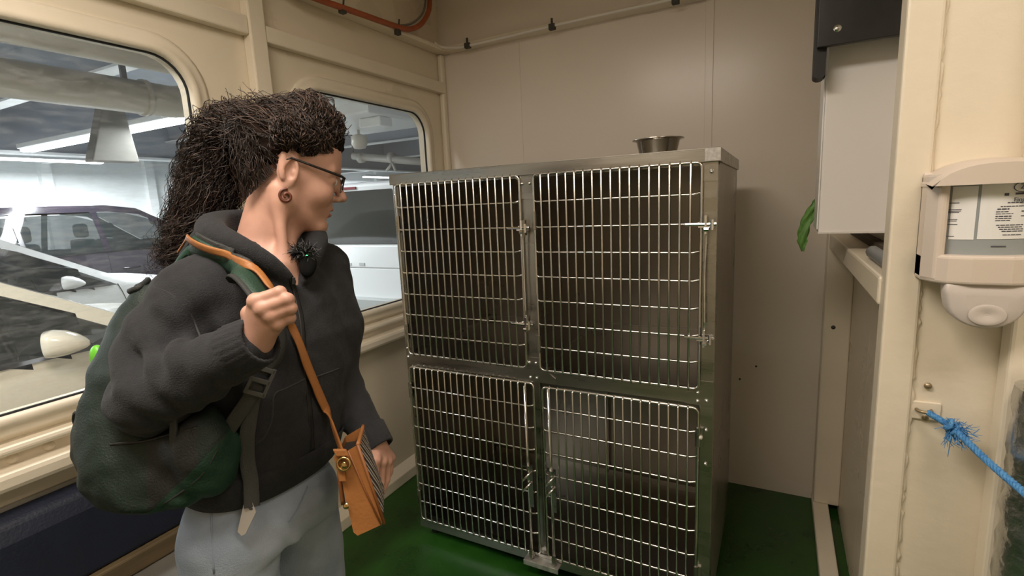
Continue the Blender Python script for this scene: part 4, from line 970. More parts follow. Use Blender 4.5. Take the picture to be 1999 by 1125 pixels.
for k in range(4):
    a, b = kn[k], pip[k]; r_ = (0.0094, 0.0097, 0.0093, 0.0084)[k]
    dr = (b-a)/np.linalg.norm(b-a)
    d1 = b+vd*0.024-dr*0.004; d2 = d1+vd*0.006-dr*0.022
    hR.add(rcone(a, b, r_*1.12, r_), 0.004); hR.add(ell(a-vd*0.001, (r_*1.12,)*3), 0.006); hR.add(ell(b-vd*0.0005, (r_*1.04,)*3), 0.003)
    hR.add(rcone(b, d1, r_*0.98, r_*0.9), 0.003); hR.add(rcone(d1, d2, r_*0.9, r_*0.8), 0.003)
th0 = wrR+(kn[0]-wrR)*0.25+vd*0.020; th1 = W(488, 612, HD+0.028); th2 = W(520, 588, HD+0.040); th3 = W(545, 592, HD+0.042)
hR.add(rcone(th0, th1, 0.016, 0.0125), 0.012); hR.add(rcone(th1, th2, 0.0125, 0.0105), 0.005); hR.add(rcone(th2, th3, 0.0105, 0.009), 0.004)
V, F = hR.mesh(); V = smoothV(V, F, 2, 0.4); BV.append(V); BF.append(F); BM.append(np.zeros(len(F), int))
# ---- left hand hanging, slightly curled
LD = 1.13
kl = [W(733, 900, LD-0.035), W(745, 903, LD-0.012), W(756, 901, LD+0.010), W(762, 894, LD+0.032)]
dn = W(748, 960, LD)-W(745, 902, LD); dn /= np.linalg.norm(dn); cu = -RGT*0.8-FWD*0.3; cu /= np.linalg.norm(cu)
hL = SDF(np.minimum.reduce(kl+[wrL, elL*0.4+wrL*0.6])-0.11, np.maximum.reduce(kl+[wrL, elL*0.4+wrL*0.6])+0.10, 0.0021)
hL.add(rcone(wrL*0.5+elL*0.5, wrL, 0.029, 0.025), 0.01)
for a in kl: hL.add(rcone(wrL+(a-wrL)*0.25, a, 0.0165, 0.012), 0.014)
for k, L_ in enumerate((0.040, 0.044, 0.041, 0.032)):
    a = kl[k]; r_ = (0.0088, 0.009, 0.0087, 0.0078)[k]
    b = a+(dn+cu*0.10)/np.linalg.norm(dn+cu*0.10)*L_; c = b+(dn+cu*0.45)/np.linalg.norm(dn+cu*0.45)*L_*0.62; e = c+(dn+cu*0.75)/np.linalg.norm(dn+cu*0.75)*L_*0.5
    hL.add(rcone(a, b, r_*1.1, r_), 0.004); hL.add(rcone(b, c, r_, r_*0.92), 0.003); hL.add(rcone(c, e, r_*0.92, r_*0.75), 0.003)
t0 = wrL+(kl[0]-wrL)*0.3+cu*0.008; t1 = kl[0]+cu*0.022-dn*0.006-FWD*0.012; t2 = t1+dn*0.030+cu*0.004; t3 = t2+dn*0.022
hL.add(rcone(t0, t1, 0.015, 0.012), 0.012); hL.add(rcone(t1, t2, 0.0115, 0.0095), 0.004); hL.add(rcone(t2, t3, 0.0095, 0.0075), 0.003)
V, F = hL.mesh(); V = smoothV(V, F, 2, 0.4); BV.append(V); BF.append(F); BM.append(np.zeros(len(F), int))
# ---- body core under the clothes
HIP = np.array([-0.932, 0.608, 0.86])
co = SDF((-1.15, 0.30, 0.02), (-0.66, 1.0, 1.42), 0.011)
co.add(loft([(0.80, HIP[0], HIP[1], 0.09, 0.13), (0.95, -0.94, 0.625, 0.085, 0.125), (1.12, -0.935, 0.66, 0.09, 0.135), (1.27, -0.945, 0.675, 0.085, 0.145), (1.36, -0.945, 0.68, 0.05, 0.08)]), 0.03)
for a, b, c in ((shR, elR, wrR), (shL, elL, wrL)): co.add(rcone(a, b, 0.042, 0.034), 0.03); co.add(rcone(b, c, 0.034, 0.024), 0.01)
LEG = [((-0.925, 0.528, 0.83), (-0.895, 0.500, 0.47), (-0.925, 0.490, 0.09)), ((-0.935, 0.690, 0.83), (-0.915, 0.700, 0.47), (-0.945, 0.705, 0.09))]
for a, b, c in LEG: co.add(rcone(a, b, 0.075, 0.050), 0.03); co.add(rcone(b, c, 0.050, 0.034), 0.02); co.add(rcone(c, (c[0]+0.10, c[1], 0.05), 0.034, 0.025), 0.02)
V, F = co.mesh(); BV.append(V); BF.append(F); BM.append(np.zeros(len(F), int))
off = np.cumsum([0]+[len(v) for v in BV[:-1]])
body = obj_from(np.concatenate(BV), np.concatenate([f+o_ for f, o_ in zip(BF, off)]), 'body', [SKIN, LIPS], person, np.concatenate(BM))
# ---- eyes, brows
for s in (1, -1):
    ev = MB(); c = h2w((0.0795, s*0.033, 0.001)); ev.lathe([(0, 0)], (0, 0, 0), 3) if False else None
    G = [[c+0.0128*(HX*math.cos(a)+(HY*math.cos(t)+HZ*math.sin(t))*math.sin(a)) for t in np.linspace(0, 2*math.pi, 17)[:-1]] for a in np.linspace(0.02, 1.5, 9)]
    ev.grid(G, wrap=True); ev.mi = [1 if i < 16*2 else 0 for i in range(len(ev.f))]
    ev.build('eye', [mat('eye_white', (0.75, 0.72, 0.70), 0.2), mat('eye_iris', (0.06, 0.04, 0.02), 0.1)], person, smooth=True)
    bm_ = MB(); bm_.tube([h2w((0.094-0.0065*t*t*6, s*(0.014+0.040*t), 0.0265+0.006*math.sin(t*2.4))) for t in np.linspace(0, 1, 9)], [0.0015, 0.0028, 0.003, 0.003, 0.0028, 0.0025, 0.002, 0.0016, 0.001], 6)
    bm_.build('eyebrow', mat('dark_hair_brow', (0.03, 0.02, 0.014), 0.7), person, smooth=True)
# ---- hoodie
def noise3(X, Y, Z, f, ph=0.0): return np.sin(f*X+1.3*np.sin(f*0.7*Y+ph))*np.sin(f*1.1*Y+1.7*np.sin(f*0.6*Z+ph*2))*np.sin(f*0.9*Z+1.1*np.sin(f*0.8*X+ph))
hs = SDF((-1.20, 0.28, 0.84), (-0.62, 1.02, 1.50), 0.0058)
TOR = [(0.925, -0.938, 0.622, 0.116, 0.150), (0.945, -0.937, 0.628, 0.127, 0.157), (0.975, -0.935, 0.635, 0.129, 0.156), (1.02, -0.933, 0.646, 0.127, 0.152), (1.12, -0.93, 0.660, 0.128, 0.165), (1.20, -0.935, 0.670, 0.128, 0.170), (1.27, -0.940, 0.673, 0.116, 0.166), (1.32, -0.945, 0.675, 0.100, 0.150), (1.365, -0.948, 0.680, 0.080, 0.108), (1.40, -0.95, 0.69, 0.066, 0.078)]
hs.add(loft(TOR), 0.02)
cR = wrR+(elR-wrR)*0.10; cL = wrL+(elL-wrL)*0.06
mR = shR*0.5+elR*0.5+np.array([-0.012, -0.006, 0.0])
hs.add(rcone((-0.955, 0.625, 1.375), shR+np.array([0, 0.02, 0.0]), 0.040, 0.058), 0.03); hs.add(rcone((-0.955, 0.735, 1.375), shL+np.array([0, -0.02, 0.005]), 0.040, 0.058), 0.04)
hs.add(rcone(shR, mR, 0.064, 0.064), 0.04); hs.add(rcone(mR, elR, 0.064, 0.060), 0.03); hs.add(rcone(elR, elR*0.5+cR*0.5, 0.060, 0.052), 0.02); hs.add(rcone(elR*0.5+cR*0.5, cR, 0.052, 0.042), 0.02)
mL = shL*0.5+elL*0.5+np.array([0.012, 0.012, 0])
hs.add(rcone(shL, mL, 0.064, 0.058), 0.05); hs.add(rcone(mL, elL, 0.058, 0.052), 0.03); hs.add(rcone(elL, cL, 0.052, 0.038), 0.02)
# folds
def folds(X, Y, Z):
    d = 0.0045*noise3(X, Y, Z, 34, 0.4)+0.0022*noise3(X, Y, Z, 75, 1.9)
    for (c, dirn, f, amp, rad) in ((elR+np.array([0.02, 0, 0.05]), (0.5, -0.3, 1.0), 120, 0.0060, 0.10), (elR*0.5+cR*0.5, (0.8, 0.4, 0.2), 110, 0.0050, 0.09), (elR+np.array([0.0, 0, 0.13]), (0.25, 0.1, 1.0), 85, 0.0036, 0.10), (elL, (0.4, 0, -1.0), 110, 0.004, 0.09), (np.array([-0.86, 0.50, 1.22]), (0.9, 0.6, 0.8), 80, 0.004, 0.09), (np.array([-0.84, 0.63, 0.95]), (0.2, 0.8, 0.7), 70, 0.003, 0.10)):
        dv = np.array(dirn)/np.linalg.norm(dirn); x, y, z = X-c[0], Y-c[1], Z-c[2]
        g = np.exp(-(x*x+y*y+z*z)/(2*(rad*0.6)**2)); ph = f*(x*dv[0]+y*dv[1]+z*dv[2])+2.0*np.sin(28*y+17*x)
        d = d+amp*np.sin(ph)*g
    return d
hs.displace(folds)
# collar and hood
colp = [(-0.842, 0.668, 1.318), (-0.850, 0.630, 1.358), (-0.882, 0.598, 1.392), (-0.935, 0.590, 1.415), (-0.995, 0.625, 1.428), (-1.015, 0.690, 1.430), (-0.995, 0.755, 1.428), (-0.94, 0.790, 1.412), (-0.885, 0.780, 1.395), (-0.852, 0.740, 1.365), (-0.838, 0.700, 1.318)]
colr = [0.012, 0.017, 0.020, 0.024, 0.028, 0.030, 0.028, 0.024, 0.022, 0.018, 0.012]
cb = bez(colp, 3); cr_ = np.interp(np.linspace(0, 10, len(cb)), range(11), colr)
for i in range(len(cb)-1): hs.add(rcone(cb[i], cb[i+1], cr_[i], cr_[i+1]), 0.008)
hs.add(ell((-1.035, 0.69, 1.365), (0.045, 0.115, 0.075)), 0.03)
# neck opening with a V at the front
nb = np.array([-0.935, 0.692, 1.43])
hs.add(rcone(nb+np.array([0, 0, 0.08]), nb+np.array([-0.004, 0, -0.035]), 0.066, 0.056), 0.006, 'c')
vy0 = 0.684
def vcut(X, Y, Z):
    hwid = (Z-1.302)*0.42
    return np.maximum(np.maximum(np.abs(Y-vy0)-hwid, 1.300-Z), -0.90-X)
hs.add((vcut, (-0.90, 0.55, 1.30), (-0.62, 0.82, 1.50)), 0.005, 'c')
# clear the sleeves' ends
V, F = hs.mesh(); V = smoothV(V, F, 2, 0.4)
hoodie = obj_from(V, F, 'hooded_jacket', HOOD, person)
BVH_H = BVHTree.FromPolygons([Vector(v) for v in V.tolist()], F.tolist())
ts_ = SDF((-1.20, 0.38, 0.84), (-0.70, 0.92, 1.46), 0.009); ts_.add(loft([(z_, a_, b_, c_+0.005, d_+0.005) for z_, a_, b_, c_, d_ in TOR]), 0.02)
Vt, Ft = ts_.mesh(); BVH_T = BVHTree.FromPolygons([Vector(v) for v in Vt.tolist()], Ft.tolist())     # torso surface without the sleeves
def cast(px, py, bvh=None, off=0.0):
    d = Vector(ray(px, py)).normalized(); r_ = (bvh or BVH_H).ray_cast(Vector(CAM), d)
    if r_[0] is None: return None, None
    n = r_[1]
    if n.dot(d) > 0: n = -n
    return np.array(r_[0]+n*off), np.array(n)
def surf_line(pxs, n, off, bvh=None):
    P = []
    for q in bez([np.array(p, float) for p in pxs], n):
        h, nn = cast(q[0], q[1], bvh, off)
        if h is not None: P.append((h, nn))
    A = np.array([p for p, _ in P]); B = np.array([p for _, p in P])
    for _ in range(3):
        A[1:-1] = 0.5*A[1:-1]+0.25*(A[:-2]+A[2:]); B[1:-1] = 0.5*B[1:-1]+0.25*(B[:-2]+B[2:])
    return A, B/np.linalg.norm(B, axis=1)[:, None]
def ribbon(A, N, width, th, name, m, parent, label=None, bulge=0.0):
    mb = MB(); n = len(A); T_ = np.gradient(A, axis=0); T_ /= np.linalg.norm(T_, axis=1)[:, None]
    wv = np.asarray(width)*np.ones(n); rows = []
    for i in range(n):
        N_i = N[i]-T_[i]*(N[i]@T_[i]); N_i /= np.linalg.norm(N_i); b = np.cross(T_[i], N_i); h = wv[i]/2
        rows.append([A[i]-b*h, A[i]-b*h*0.92+N_i*th*0.8, A[i]-b*h*0.4+N_i*(th+bulge), A[i]+b*h*0.4+N_i*(th+bulge), A[i]+b*h*0.92+N_i*th*0.8, A[i]+b*h, A[i]+b*h*0.5-N_i*0.001, A[i]-b*h*0.5-N_i*0.001])
    mb.grid(rows, wrap=True); mb.add(rows[0], [tuple(range(8))]); mb.add(rows[-1], [tuple(range(8))])
    return mb.build(name, m, parent, smooth=True, label=label)
# zip, pocket seams, cuffs, hem
ZIPM = mat('dark_zip', (0.012, 0.012, 0.013), 0.4)
A, N = surf_line([(567, 540), (577, 575), (588, 620), (594, 690), (603, 780), (609, 850), (608, 895), (600, 925)], 8, 0.0)
zp = ribbon(A, N, 0.011, 0.0016, 'zip', ZIPM, hoodie)
h, n_1 = cast(570, 548, off=0.004); MB().obox(h, UPV, RGT, FWD, 0.007, 0.003, 0.002).build('zip_puller', ZIPM, hoodie, bevel=0.001)
for line in ([(605, 735), (580, 748), (556, 760), (536, 770), (533, 800), (528, 830), (515, 855), (497, 870)], [(612, 738), (640, 728), (662, 720)]):
    A, N = surf_line(line, 6, -0.0005); MB().tube(A, 0.0019, 6).build('pocket_seam', HOODD, hoodie, smooth=True)
A, N = surf_line([(300, 560), (335, 575), (372, 612), (392, 660)], 6, -0.001); MB().tube(A, 0.0018, 6).build('shoulder_seam', HOODD, hoodie, smooth=True)
def ringcuff(c, axis, r0, r1, L_, nm, m):
    axis = axis/np.linalg.norm(axis); u_ = np.cross(axis, (0, 0, 1.0)); u_ /= np.linalg.norm(u_); v_ = np.cross(axis, u_)
    rows = []
    for t, r_ in ((0, r0*0.96), (0.05, r0), (0.5, (r0+r1)/2), (0.95, r1), (1.0, r1*0.97), (1.0, r1*0.86), (0.5, r1*0.84)):
        rows.append([c+axis*L_*t+(u_*math.cos(a)+v_*math.sin(a))*r_*(1+0.02*math.sin(24*a)) for a in np.linspace(0, 2*math.pi, 73)[:-1]])
    MB().grid(rows, wrap=True).build(nm, m, hoodie, smooth=True)
dR = wrR-elR; dL = wrL-elL
ringcuff(cR-dR/np.linalg.norm(dR)*0.016, dR, 0.0455, 0.040, 0.052, 'cuff', HOOD); ringcuff(cL-dL/np.linalg.norm(dL)*0.016, dL, 0.041, 0.036, 0.052, 'cuff', HOOD)
rows = []
for z_, gx in ((0.982, 0.003), (0.979, 0.0045), (0.948, 0.001), (0.920, -0.003), (0.918, -0.012)):
    st = [np.interp(z_, [q[0] for q in TOR], [q[i] for q in TOR]) for i in (1, 2, 3, 4)]
    rows.append([(st[0]+(st[2]+gx)*math.copysign(abs(math.cos(a))**(2/2.4), math.cos(a)), st[1]+(st[3]+gx)*math.copysign(abs(math.sin(a))**(2/2.4), math.sin(a)), z_) for a in np.linspace(0, 2*math.pi, 97)[:-1]])
MB().grid(rows, wrap=True).build('hem_band', HOOD, hoodie, smooth=True)
# ---- jeans
js = SDF((-1.12, 0.34, 0.04), (-0.74, 0.88, 0.98), 0.0068)
js.add(loft([(0.80, HIP[0], HIP[1], 0.103, 0.142), (0.86, HIP[0], HIP[1]+0.003, 0.108, 0.146), (0.90, HIP[0]-0.003, HIP[1]+0.008, 0.102, 0.134), (0.965, HIP[0]-0.004, HIP[1]+0.012, 0.088, 0.118)]), 0.03)
for k, (a, b, c) in enumerate(LEG):
    a, b, c = arr(a, b, c)
    js.add(rcone(a, a*0.6+b*0.4, 0.086, 0.076), 0.02 if k else 0.03); js.add(rcone(a*0.6+b*0.4, b, 0.076, 0.066), 0.02); js.add(rcone(b, c, 0.068, 0.066), 0.02)
def jf(X, Y, Z):
    d = 0.0022*noise3(X, Y, Z, 38, 2.2)
    for (c, f, amp, rad, dv) in (((-0.86, 0.60, 0.84), 120, 0.004, 0.07, (0.1, 0.75, 0.65)), ((-0.86, 0.53, 0.78), 95, 0.003, 0.08, (0.0, -0.45, 0.9)), ((-0.86, 0.50, 0.50), 90, 0.004, 0.08, (0, 0.2, 1))):
        x, y, z = X-c[0], Y-c[1], Z-c[2]; d = d+amp*np.sin(f*(x*dv[0]+y*dv[1]+z*dv[2])+1.5*np.sin(20*x+31*y))*np.exp(-(x*x+y*y+z*z)/(2*(rad*0.6)**2))
    return d
js.displace(jf)
V, F = js.mesh(); V = smoothV(V, F, 2, 0.4); jeans = obj_from(V, F, 'jeans', JEAN, person)
BVH_J = BVHTree.FromPolygons([Vector(v) for v in V.tolist()], F.tolist())
SEAM = mat('denim_seam', (0.26, 0.31, 0.40), 0.85)
for line in ([(412, 985), (414, 1040), (418, 1120)], [(600, 950), (585, 985), (562, 1020)]):
    try:
        A, N = surf_line(line, 6, 0.0004, BVH_J); MB().tube(A, 0.0018, 6).build('seam', SEAM, jeans, smooth=True)
    except Exception: pass
# ---- shoes
SHO = mat('dark_shoe', (0.03, 0.03, 0.033), 0.6); SOLE = mat('pale_sole', (0.5, 0.48, 0.44), 0.6)
for a, b, c in LEG:
    sh = SDF((c[0]-0.12, c[1]-0.08, 0.0), (c[0]+0.24, c[1]+0.08, 0.16), 0.005)
    sh.add(rcone((c[0]-0.03, c[1], 0.055), (c[0]+0.06, c[1], 0.052), 0.040, 0.042), 0.02); sh.add(rcone((c[0]+0.06, c[1], 0.05), (c[0]+0.16, c[1], 0.042), 0.042, 0.030), 0.02); sh.add(rcone((c[0]-0.02, c[1], 0.06), (c[0]-0.01, c[1], 0.12), 0.042, 0.040), 0.02)
    V, F = sh.mesh(); so = obj_from(V, F, 'shoe', SHO, person)
    pl = [(c[0]-0.075, c[1]-0.03), (c[0]-0.05, c[1]-0.042), (c[0]+0.10, c[1]-0.045), (c[0]+0.175, c[1]-0.03), (c[0]+0.195, c[1]), (c[0]+0.175, c[1]+0.03), (c[0]+0.10, c[1]+0.045), (c[0]-0.05, c[1]+0.042), (c[0]-0.075, c[1]+0.03)]
    MB().prism(pl, 'z', 0.0, 0.024).build('sole', SOLE, so, bevel=0.006)
# ---- hair: dark cap with curls, big curly ponytail
HB0 = mat('hair_base', (0.012, 0.007, 0.005), 0.9, spec=0.1); HB1 = mat('hair_dark', (0.014, 0.008, 0.006), 0.5); HB2 = mat('hair_brown', (0.030, 0.016, 0.011), 0.5); HB3 = mat('hair_light', (0.085, 0.052, 0.038), 0.5)
hc = SDF((-0.19, -0.14, -0.14), (0.15, 0.14, 0.20), 0.004)
hc.add(ell((-0.012, 0, 0.052), (0.101, 0.079, 0.092)), 0.01)
hc.add(ell((0.045, 0, 0.088), (0.050, 0.058, 0.038)), 0.02)
hc.add(ell((0.060, 0, 0.084), (0.028, 0.045, 0.024)), 0.015)
hc.add(ell((-0.075, 0, 0.075), (0.045, 0.05, 0.055)), 0.02)
def facecut(X, Y, Z):
    g = np.interp(X, [-0.2, -0.085, -0.048, -0.032, 0.012, 0.030, 0.062, 0.085, 0.2], [-0.125, -0.100, -0.045, 0.030, 0.046, 0.042, 0.056, 0.066, 0.066]).astype(np.float32)
    return (Z-g)*0.7
hc.add((facecut, (-0.19, -0.14, -0.14), (0.15, 0.14, 0.20)), 0.006, 'c')
hc.displace(lambda X, Y, Z: 0.0050*noise3(X, Y, Z, 120, 0.8)+0.003*noise3(X, Y, Z, 230, 2.1))
V, F = hc.mesh(); V = smoothV(V, F, 2, 0.4)
hair = obj_from(h2w(V), F, 'hair', HB0, person, label='dark curly hair tied back into a long frizzy ponytail')
def strands(lines, radii, name, mats, mids, parent):
    Vs = []; Fs = []; Ms = []; o_ = 0
    for L_, r_, mid in zip(lines, radii, mids):
        P = np.asarray(L_); n = len(P); T_ = np.gradient(P, axis=0); T_ /= (np.linalg.norm(T_, axis=1)[:, None]+1e-9)
        a = np.cross(T_, np.array([0.31, 0.52, 0.79])); a /= (np.linalg.norm(a, axis=1)[:, None]+1e-9); b = np.cross(T_, a)
        rr = r_*np.linspace(1.0, 0.45, n)[:, None]
        ring = np.stack([P+rr*(a*math.cos(t)+b*math.sin(t)) for t in (0, 2.0944, 4.1888)], 1).reshape(-1, 3)
        i = np.arange(n-1)[:, None]*3; k = np.arange(3)[None]; k2 = (k+1) % 3
        Fs.append(np.stack([i+k, i+k2, i+3+k2, i+3+k], 2).reshape(-1, 4)+o_); Vs.append(ring); Ms.append(np.full((n-1)*3, mid)); o_ += len(ring)
    return obj_from(np.concatenate(Vs), np.concatenate(Fs), name, mats, parent, np.concatenate(Ms))
rs = np.random.RandomState(11)
def curl(path, amp, turns, ph, n=26, jit=0.0):
    path = np.array(bez(path, 8)); t = np.linspace(0, 1, n); P = np.stack([np.interp(t, np.linspace(0, 1, len(path)), path[:, j]) for j in range(3)], 1)
    T_ = np.gradient(P, axis=0); T_ /= np.linalg.norm(T_, axis=1)[:, None]; a = np.cross(T_, (0.2, 0.4, 0.9)); a /= np.linalg.norm(a, axis=1)[:, None]; b = np.cross(T_, a)
    A_ = (amp*np.clip(t*4, 0.15, 1))[:, None]; w_ = (2*math.pi*turns*t+ph)[:, None]
    return P+A_*(a*np.cos(w_)+b*np.sin(w_))+rs.normal(0, jit, P.shape)
lines = []; rad = []; mid = []
anchor = np.array([-0.098, 0, 0.085])
# scalp: from the hairline back to the tie
for k in range(1500):
    az = rs.uniform(-1, 1); el_ = rs.uniform(0, 1)
    y = 0.086*math.sin(az*1.45); x0 = 0.088*math.cos(az*1.45)*rs.uniform(0.55, 1.04)-0.005
    z0 = float(np.interp(x0, [-0.05, -0.012, 0.030, 0.062, 0.09], [-0.04, 0.022, 0.036, 0.058, 0.07]))+0.004+0.055*el_*el_
    lift = rs.uniform(0.010, 0.034)
    p0 = np.array([x0, y*(1-0.25*el_), z0])
    top = np.array([x0*0.35-0.02, y*(1.08-0.55*el_), 0.110+0.045*(1-abs(az))*(0.5+0.5*el_)+lift]); top[2] = max(top[2]-0.06*abs(az)*(1-el_), z0+0.012)
    e = anchor+rs.normal(0, 0.020, 3)
    q = [p0, p0*0.72+top*0.28+np.array([0.014 if abs(az) < 0.45 else 0.004, 0.012*np.sign(y), 0.018]), top, e]
    lines.append(h2w(curl(q, rs.uniform(0.004, 0.011), rs.uniform(3, 7), rs.uniform(0, 6.3), 36))); rad.append(rs.uniform(0.0007, 0.0019)); mid.append(rs.choice([0, 0, 0, 1, 1, 2]))
for k in range(620):     # sides above the ears
    s = rs.choice([-1, 1]); x0 = rs.uniform(-0.035, 0.070); z0 = float(np.interp(x0, [-0.032, 0.012, 0.030, 0.062, 0.085], [0.032, 0.044, 0.042, 0.056, 0.066]))+rs.uniform(0.0, 0.03)
    yw = 0.080*math.sqrt(max(0.1, 1-(x0/0.098)**2))+0.003; p0 = np.array([x0, s*yw, z0]); m_ = np.array([x0*0.45-0.040, s*(0.078+rs.uniform(0.0, 0.014)), z0*0.5+0.052+rs.normal(0, 0.012)])
    lines.append(h2w(curl([p0, p0*0.6+m_*0.4+np.array([0, s*0.008, 0.006]), m_, anchor+rs.normal(0, 0.02, 3)], rs.uniform(0.003, 0.008), rs.uniform(3, 6), rs.uniform(0, 6.3), 32))); rad.append(rs.uniform(0.0007, 0.0017)); mid.append(rs.choice([0, 0, 1, 1, 2]))
# nape and side hair up to the tie
for k in range(240):
    s = rs.choice([-1, 1]); t = rs.uniform(0, 1)
    p0 = np.array([-0.020-0.065*t, s*(0.076-0.030*t), 0.018-0.105*t]); e = anchor+rs.normal(0, 0.022, 3)
    m_ = (p0+e)/2+np.array([-0.012, s*0.016, 0.0]); lines.append(h2w(curl([p0, m_, e], rs.uniform(0.002, 0.006), rs.uniform(2, 4), rs.uniform(0, 6.3), 24))); rad.append(rs.uniform(0.0007, 0.0016)); mid.append(rs.choice([0, 0, 1]))
# curls standing on the crown and the front
for k in range(150):
    x0 = rs.uniform(-0.05, 0.088); y = rs.uniform(-0.05, 0.05); p0 = np.array([x0, y, 0.128-0.35*max(0, x0-0.03)-3*y*y]); d = np.array([rs.uniform(-0.02, 0.022), rs.normal(0, 0.02), rs.uniform(0.008, 0.034)])
    lines.append(h2w(curl([p0, p0+d*0.6, p0+d+np.array([0.006, 0, -0.010])], 0.006, rs.uniform(1, 2), rs.uniform(0, 6.3), 16))); rad.append(rs.uniform(0.0007, 0.0016)); mid.append(rs.choice([0, 1, 1, 2]))
strands(lines, rad, 'hair_curls', [HB1, HB2, HB3], mid, hair)
# ponytail: guide points in the picture's plane of her back, with volume
lines = []; rad = []; mid = []
gw = [W(478, 235, 1.07), W(440, 262, 1.10), W(418, 330, 1.11), W(398, 400, 1.10), W(362, 462, 1.09), W(325, 508, 1.08)]
gr = [0.030, 0.058, 0.066, 0.064, 0.048, 0.018]
gw = np.array(gw); A0 = h2w(anchor+np.array([0.01, 0, 0]))
for k in range(1900):
    t_end = rs.uniform(0.45, 1.0)**0.8; dr = rs.normal(0, 1, 3); dr /= np.linalg.norm(dr); rr = rs.uniform(0.2, 1.0)**0.5
    ns = max(3, int(round(1+5*t_end))); path = [A0+dr*0.014*rr]
    for j in range(ns): path.append(gw[j]+dr*gr[j]*rr+rs.normal(0, 0.008, 3))
    lines.append(curl(path, rs.uniform(0.004, 0.011), rs.uniform(4, 9), rs.uniform(0, 6.3), 44)); rad.append(rs.uniform(0.0005, 0.0014)); mid.append(rs.choice([0, 0, 1, 1, 2]))
for k in range(420):     # thin flyaway frizz
    t_ = rs.uniform(0, 5); j = int(t_); c = gw[j]+(gw[min(j+1, 5)]-gw[j])*(t_-j); r_ = gr[j]*0.9; dr = rs.normal(0, 1, 3); dr /= np.linalg.norm(dr)
    p0 = c+dr*r_*0.7; p1 = c+dr*r_*rs.uniform(1.02, 1.25)+np.array([0, 0, -0.02]); p2 = p1+rs.normal(0, 0.018, 3)+np.array([0, 0, -0.03])
    lines.append(curl([p0, p1, p2], 0.006, rs.uniform(3, 6), rs.uniform(0, 6.3), 22)); rad.append(0.0004); mid.append(rs.choice([0, 1, 1, 2]))
pony = SDF(gw.min(0)-0.12, gw.max(0)+0.12, 0.008)
for j in range(4): pony.add(rcone(gw[j], gw[j+1], gr[j]*0.72, gr[j+1]*0.66), 0.03)
pony.displace(lambda X, Y, Z: 0.008*noise3(X, Y, Z, 90, 0.3))
V, F = pony.mesh(); obj_from(V, F, 'ponytail_core', HB0, hair)
strands(lines, rad, 'ponytail', [HB1, HB2, HB3], mid, hair)
tie = [h2w(np.array([-0.105+0.004*math.cos(t), 0.027*math.cos(t), 0.085+0.027*math.sin(t)])) for t in np.linspace(0, 2*math.pi, 21)[:-1]]
MB().tube(tie, 0.006, 8, closed=True).build('hair_tie', BLACK, hair, smooth=True)
# ---- glasses
GF = mat('dark_glasses_frame', (0.012, 0.010, 0.010), 0.25); GLN = mat('spectacle_lens', (0.6, 0.65, 0.65), 0.03, alpha=0.12)
gl = empty('glasses', h2w((0.1, 0, 0.0))); tag(gl, 'dark framed narrow glasses worn by the person', 'glasses')
for s in (1, -1):
    MB().tube([h2w(q) for q in ((-0.028, s*0.081, 0.012), (-0.012, s*0.082, 0.024), (0.03, s*0.079, 0.020), (0.094, s*0.069, 0.0145), (0.102, s*0.064, 0.012))], [0.0018, 0.0022, 0.0024, 0.0028, 0.0026], 8).build('temple', GF, gl, smooth=True)
    lr = [h2w((0.1085-abs(p)*0.10-0.001, s*(0.0355)+0 if False else p, q)) for p, q in [(s*0.0355+a, b) for a, b in rrect(-0.0265, 0.0265, -0.017, 0.015, 0.007, 4)]]
    MB().tube(lr[0:12], 0.0018, 6).build('rim', GF, gl, smooth=True)
    MB().tube(lr+[lr[0]], 0.0008, 6).build('lower_rim', GF, gl, smooth=True)
    m = MB(); m.add(lr, [tuple(range(len(lr)))]); m.build('lens', GLN, gl)
MB().tube([h2w(q) for q in ((0.1065, -0.010, 0.006), (0.1105, 0, 0.010), (0.1065, 0.010, 0.006))], 0.0016, 6).build('bridge', GF, gl, smooth=True)
# ---- earring
EAR = mat('red_brown_wood', (0.16, 0.045, 0.025), 0.4, var=0.3, scale=60)
for s in (-1, 1):
    ec = np.array([-0.008, s*0.0805, -0.055])
    sp = [h2w(ec+np.array([math.cos(t), 0.0, math.sin(t)])*(0.0150-0.0014*(t-1.57)) + np.array([0, s*0.0004*t, 0])) for t in np.linspace(math.pi/2, math.pi/2+9.0, 50)]
    e_ = MB().tube(sp, 0.0028, 8).build('earring', EAR, smooth=True)
    tag(e_, ['reddish wooden spiral earring on the ear turned to the window wall', 'reddish wooden spiral earring on the ear below the glasses temple'][s < 0], 'earring', 'pair of spiral earrings')
    MB().tube([h2w(ec+np.array([0, 0, 0.015])), h2w(ec+np.array([0.0, s*-0.003, 0.028]))], 0.0009, 6).build('hook', CHROME, e_)
# ---- microphone clipped to the collar
h, n_1 = cast(604, 505, off=0.008); mic = empty('clip_microphone', h); tag(mic, 'black furry clip microphone with green light on the jacket', 'microphone')
FUR = mat('black_fur', (0.006, 0.006, 0.006), 0.9, spec=0.1); FURG = mat('grey_fur', (0.16, 0.16, 0.16), 0.8)
hl, nl = cast(602, 522, off=0.006); dnv = (hl-h)/np.linalg.norm(hl-h); sdv = np.cross(n_1, dnv)
G = [[h+dnv*(0.016+0.026*math.cos(a))+(sdv*0.017*math.cos(t)+n_1*0.011*math.sin(t))*math.sin(a) for t in np.linspace(0, 2*math.pi, 17)[:-1]] for a in np.linspace(0.05, math.pi-0.05, 12)]
MB().grid(G, wrap=True).build('capsule', FUR, mic, smooth=True)
MB().lathe([(0, 0.0016), (0.0018, 0.0008), (0.0022, 0)], tuple(h+n_1*0.0135+dnv*0.002), 8).build('light', mat('green_light', (0.05, 1.0, 0.15), 0.4, emit=6.0), mic)
lines = []; rad = []; mid = []
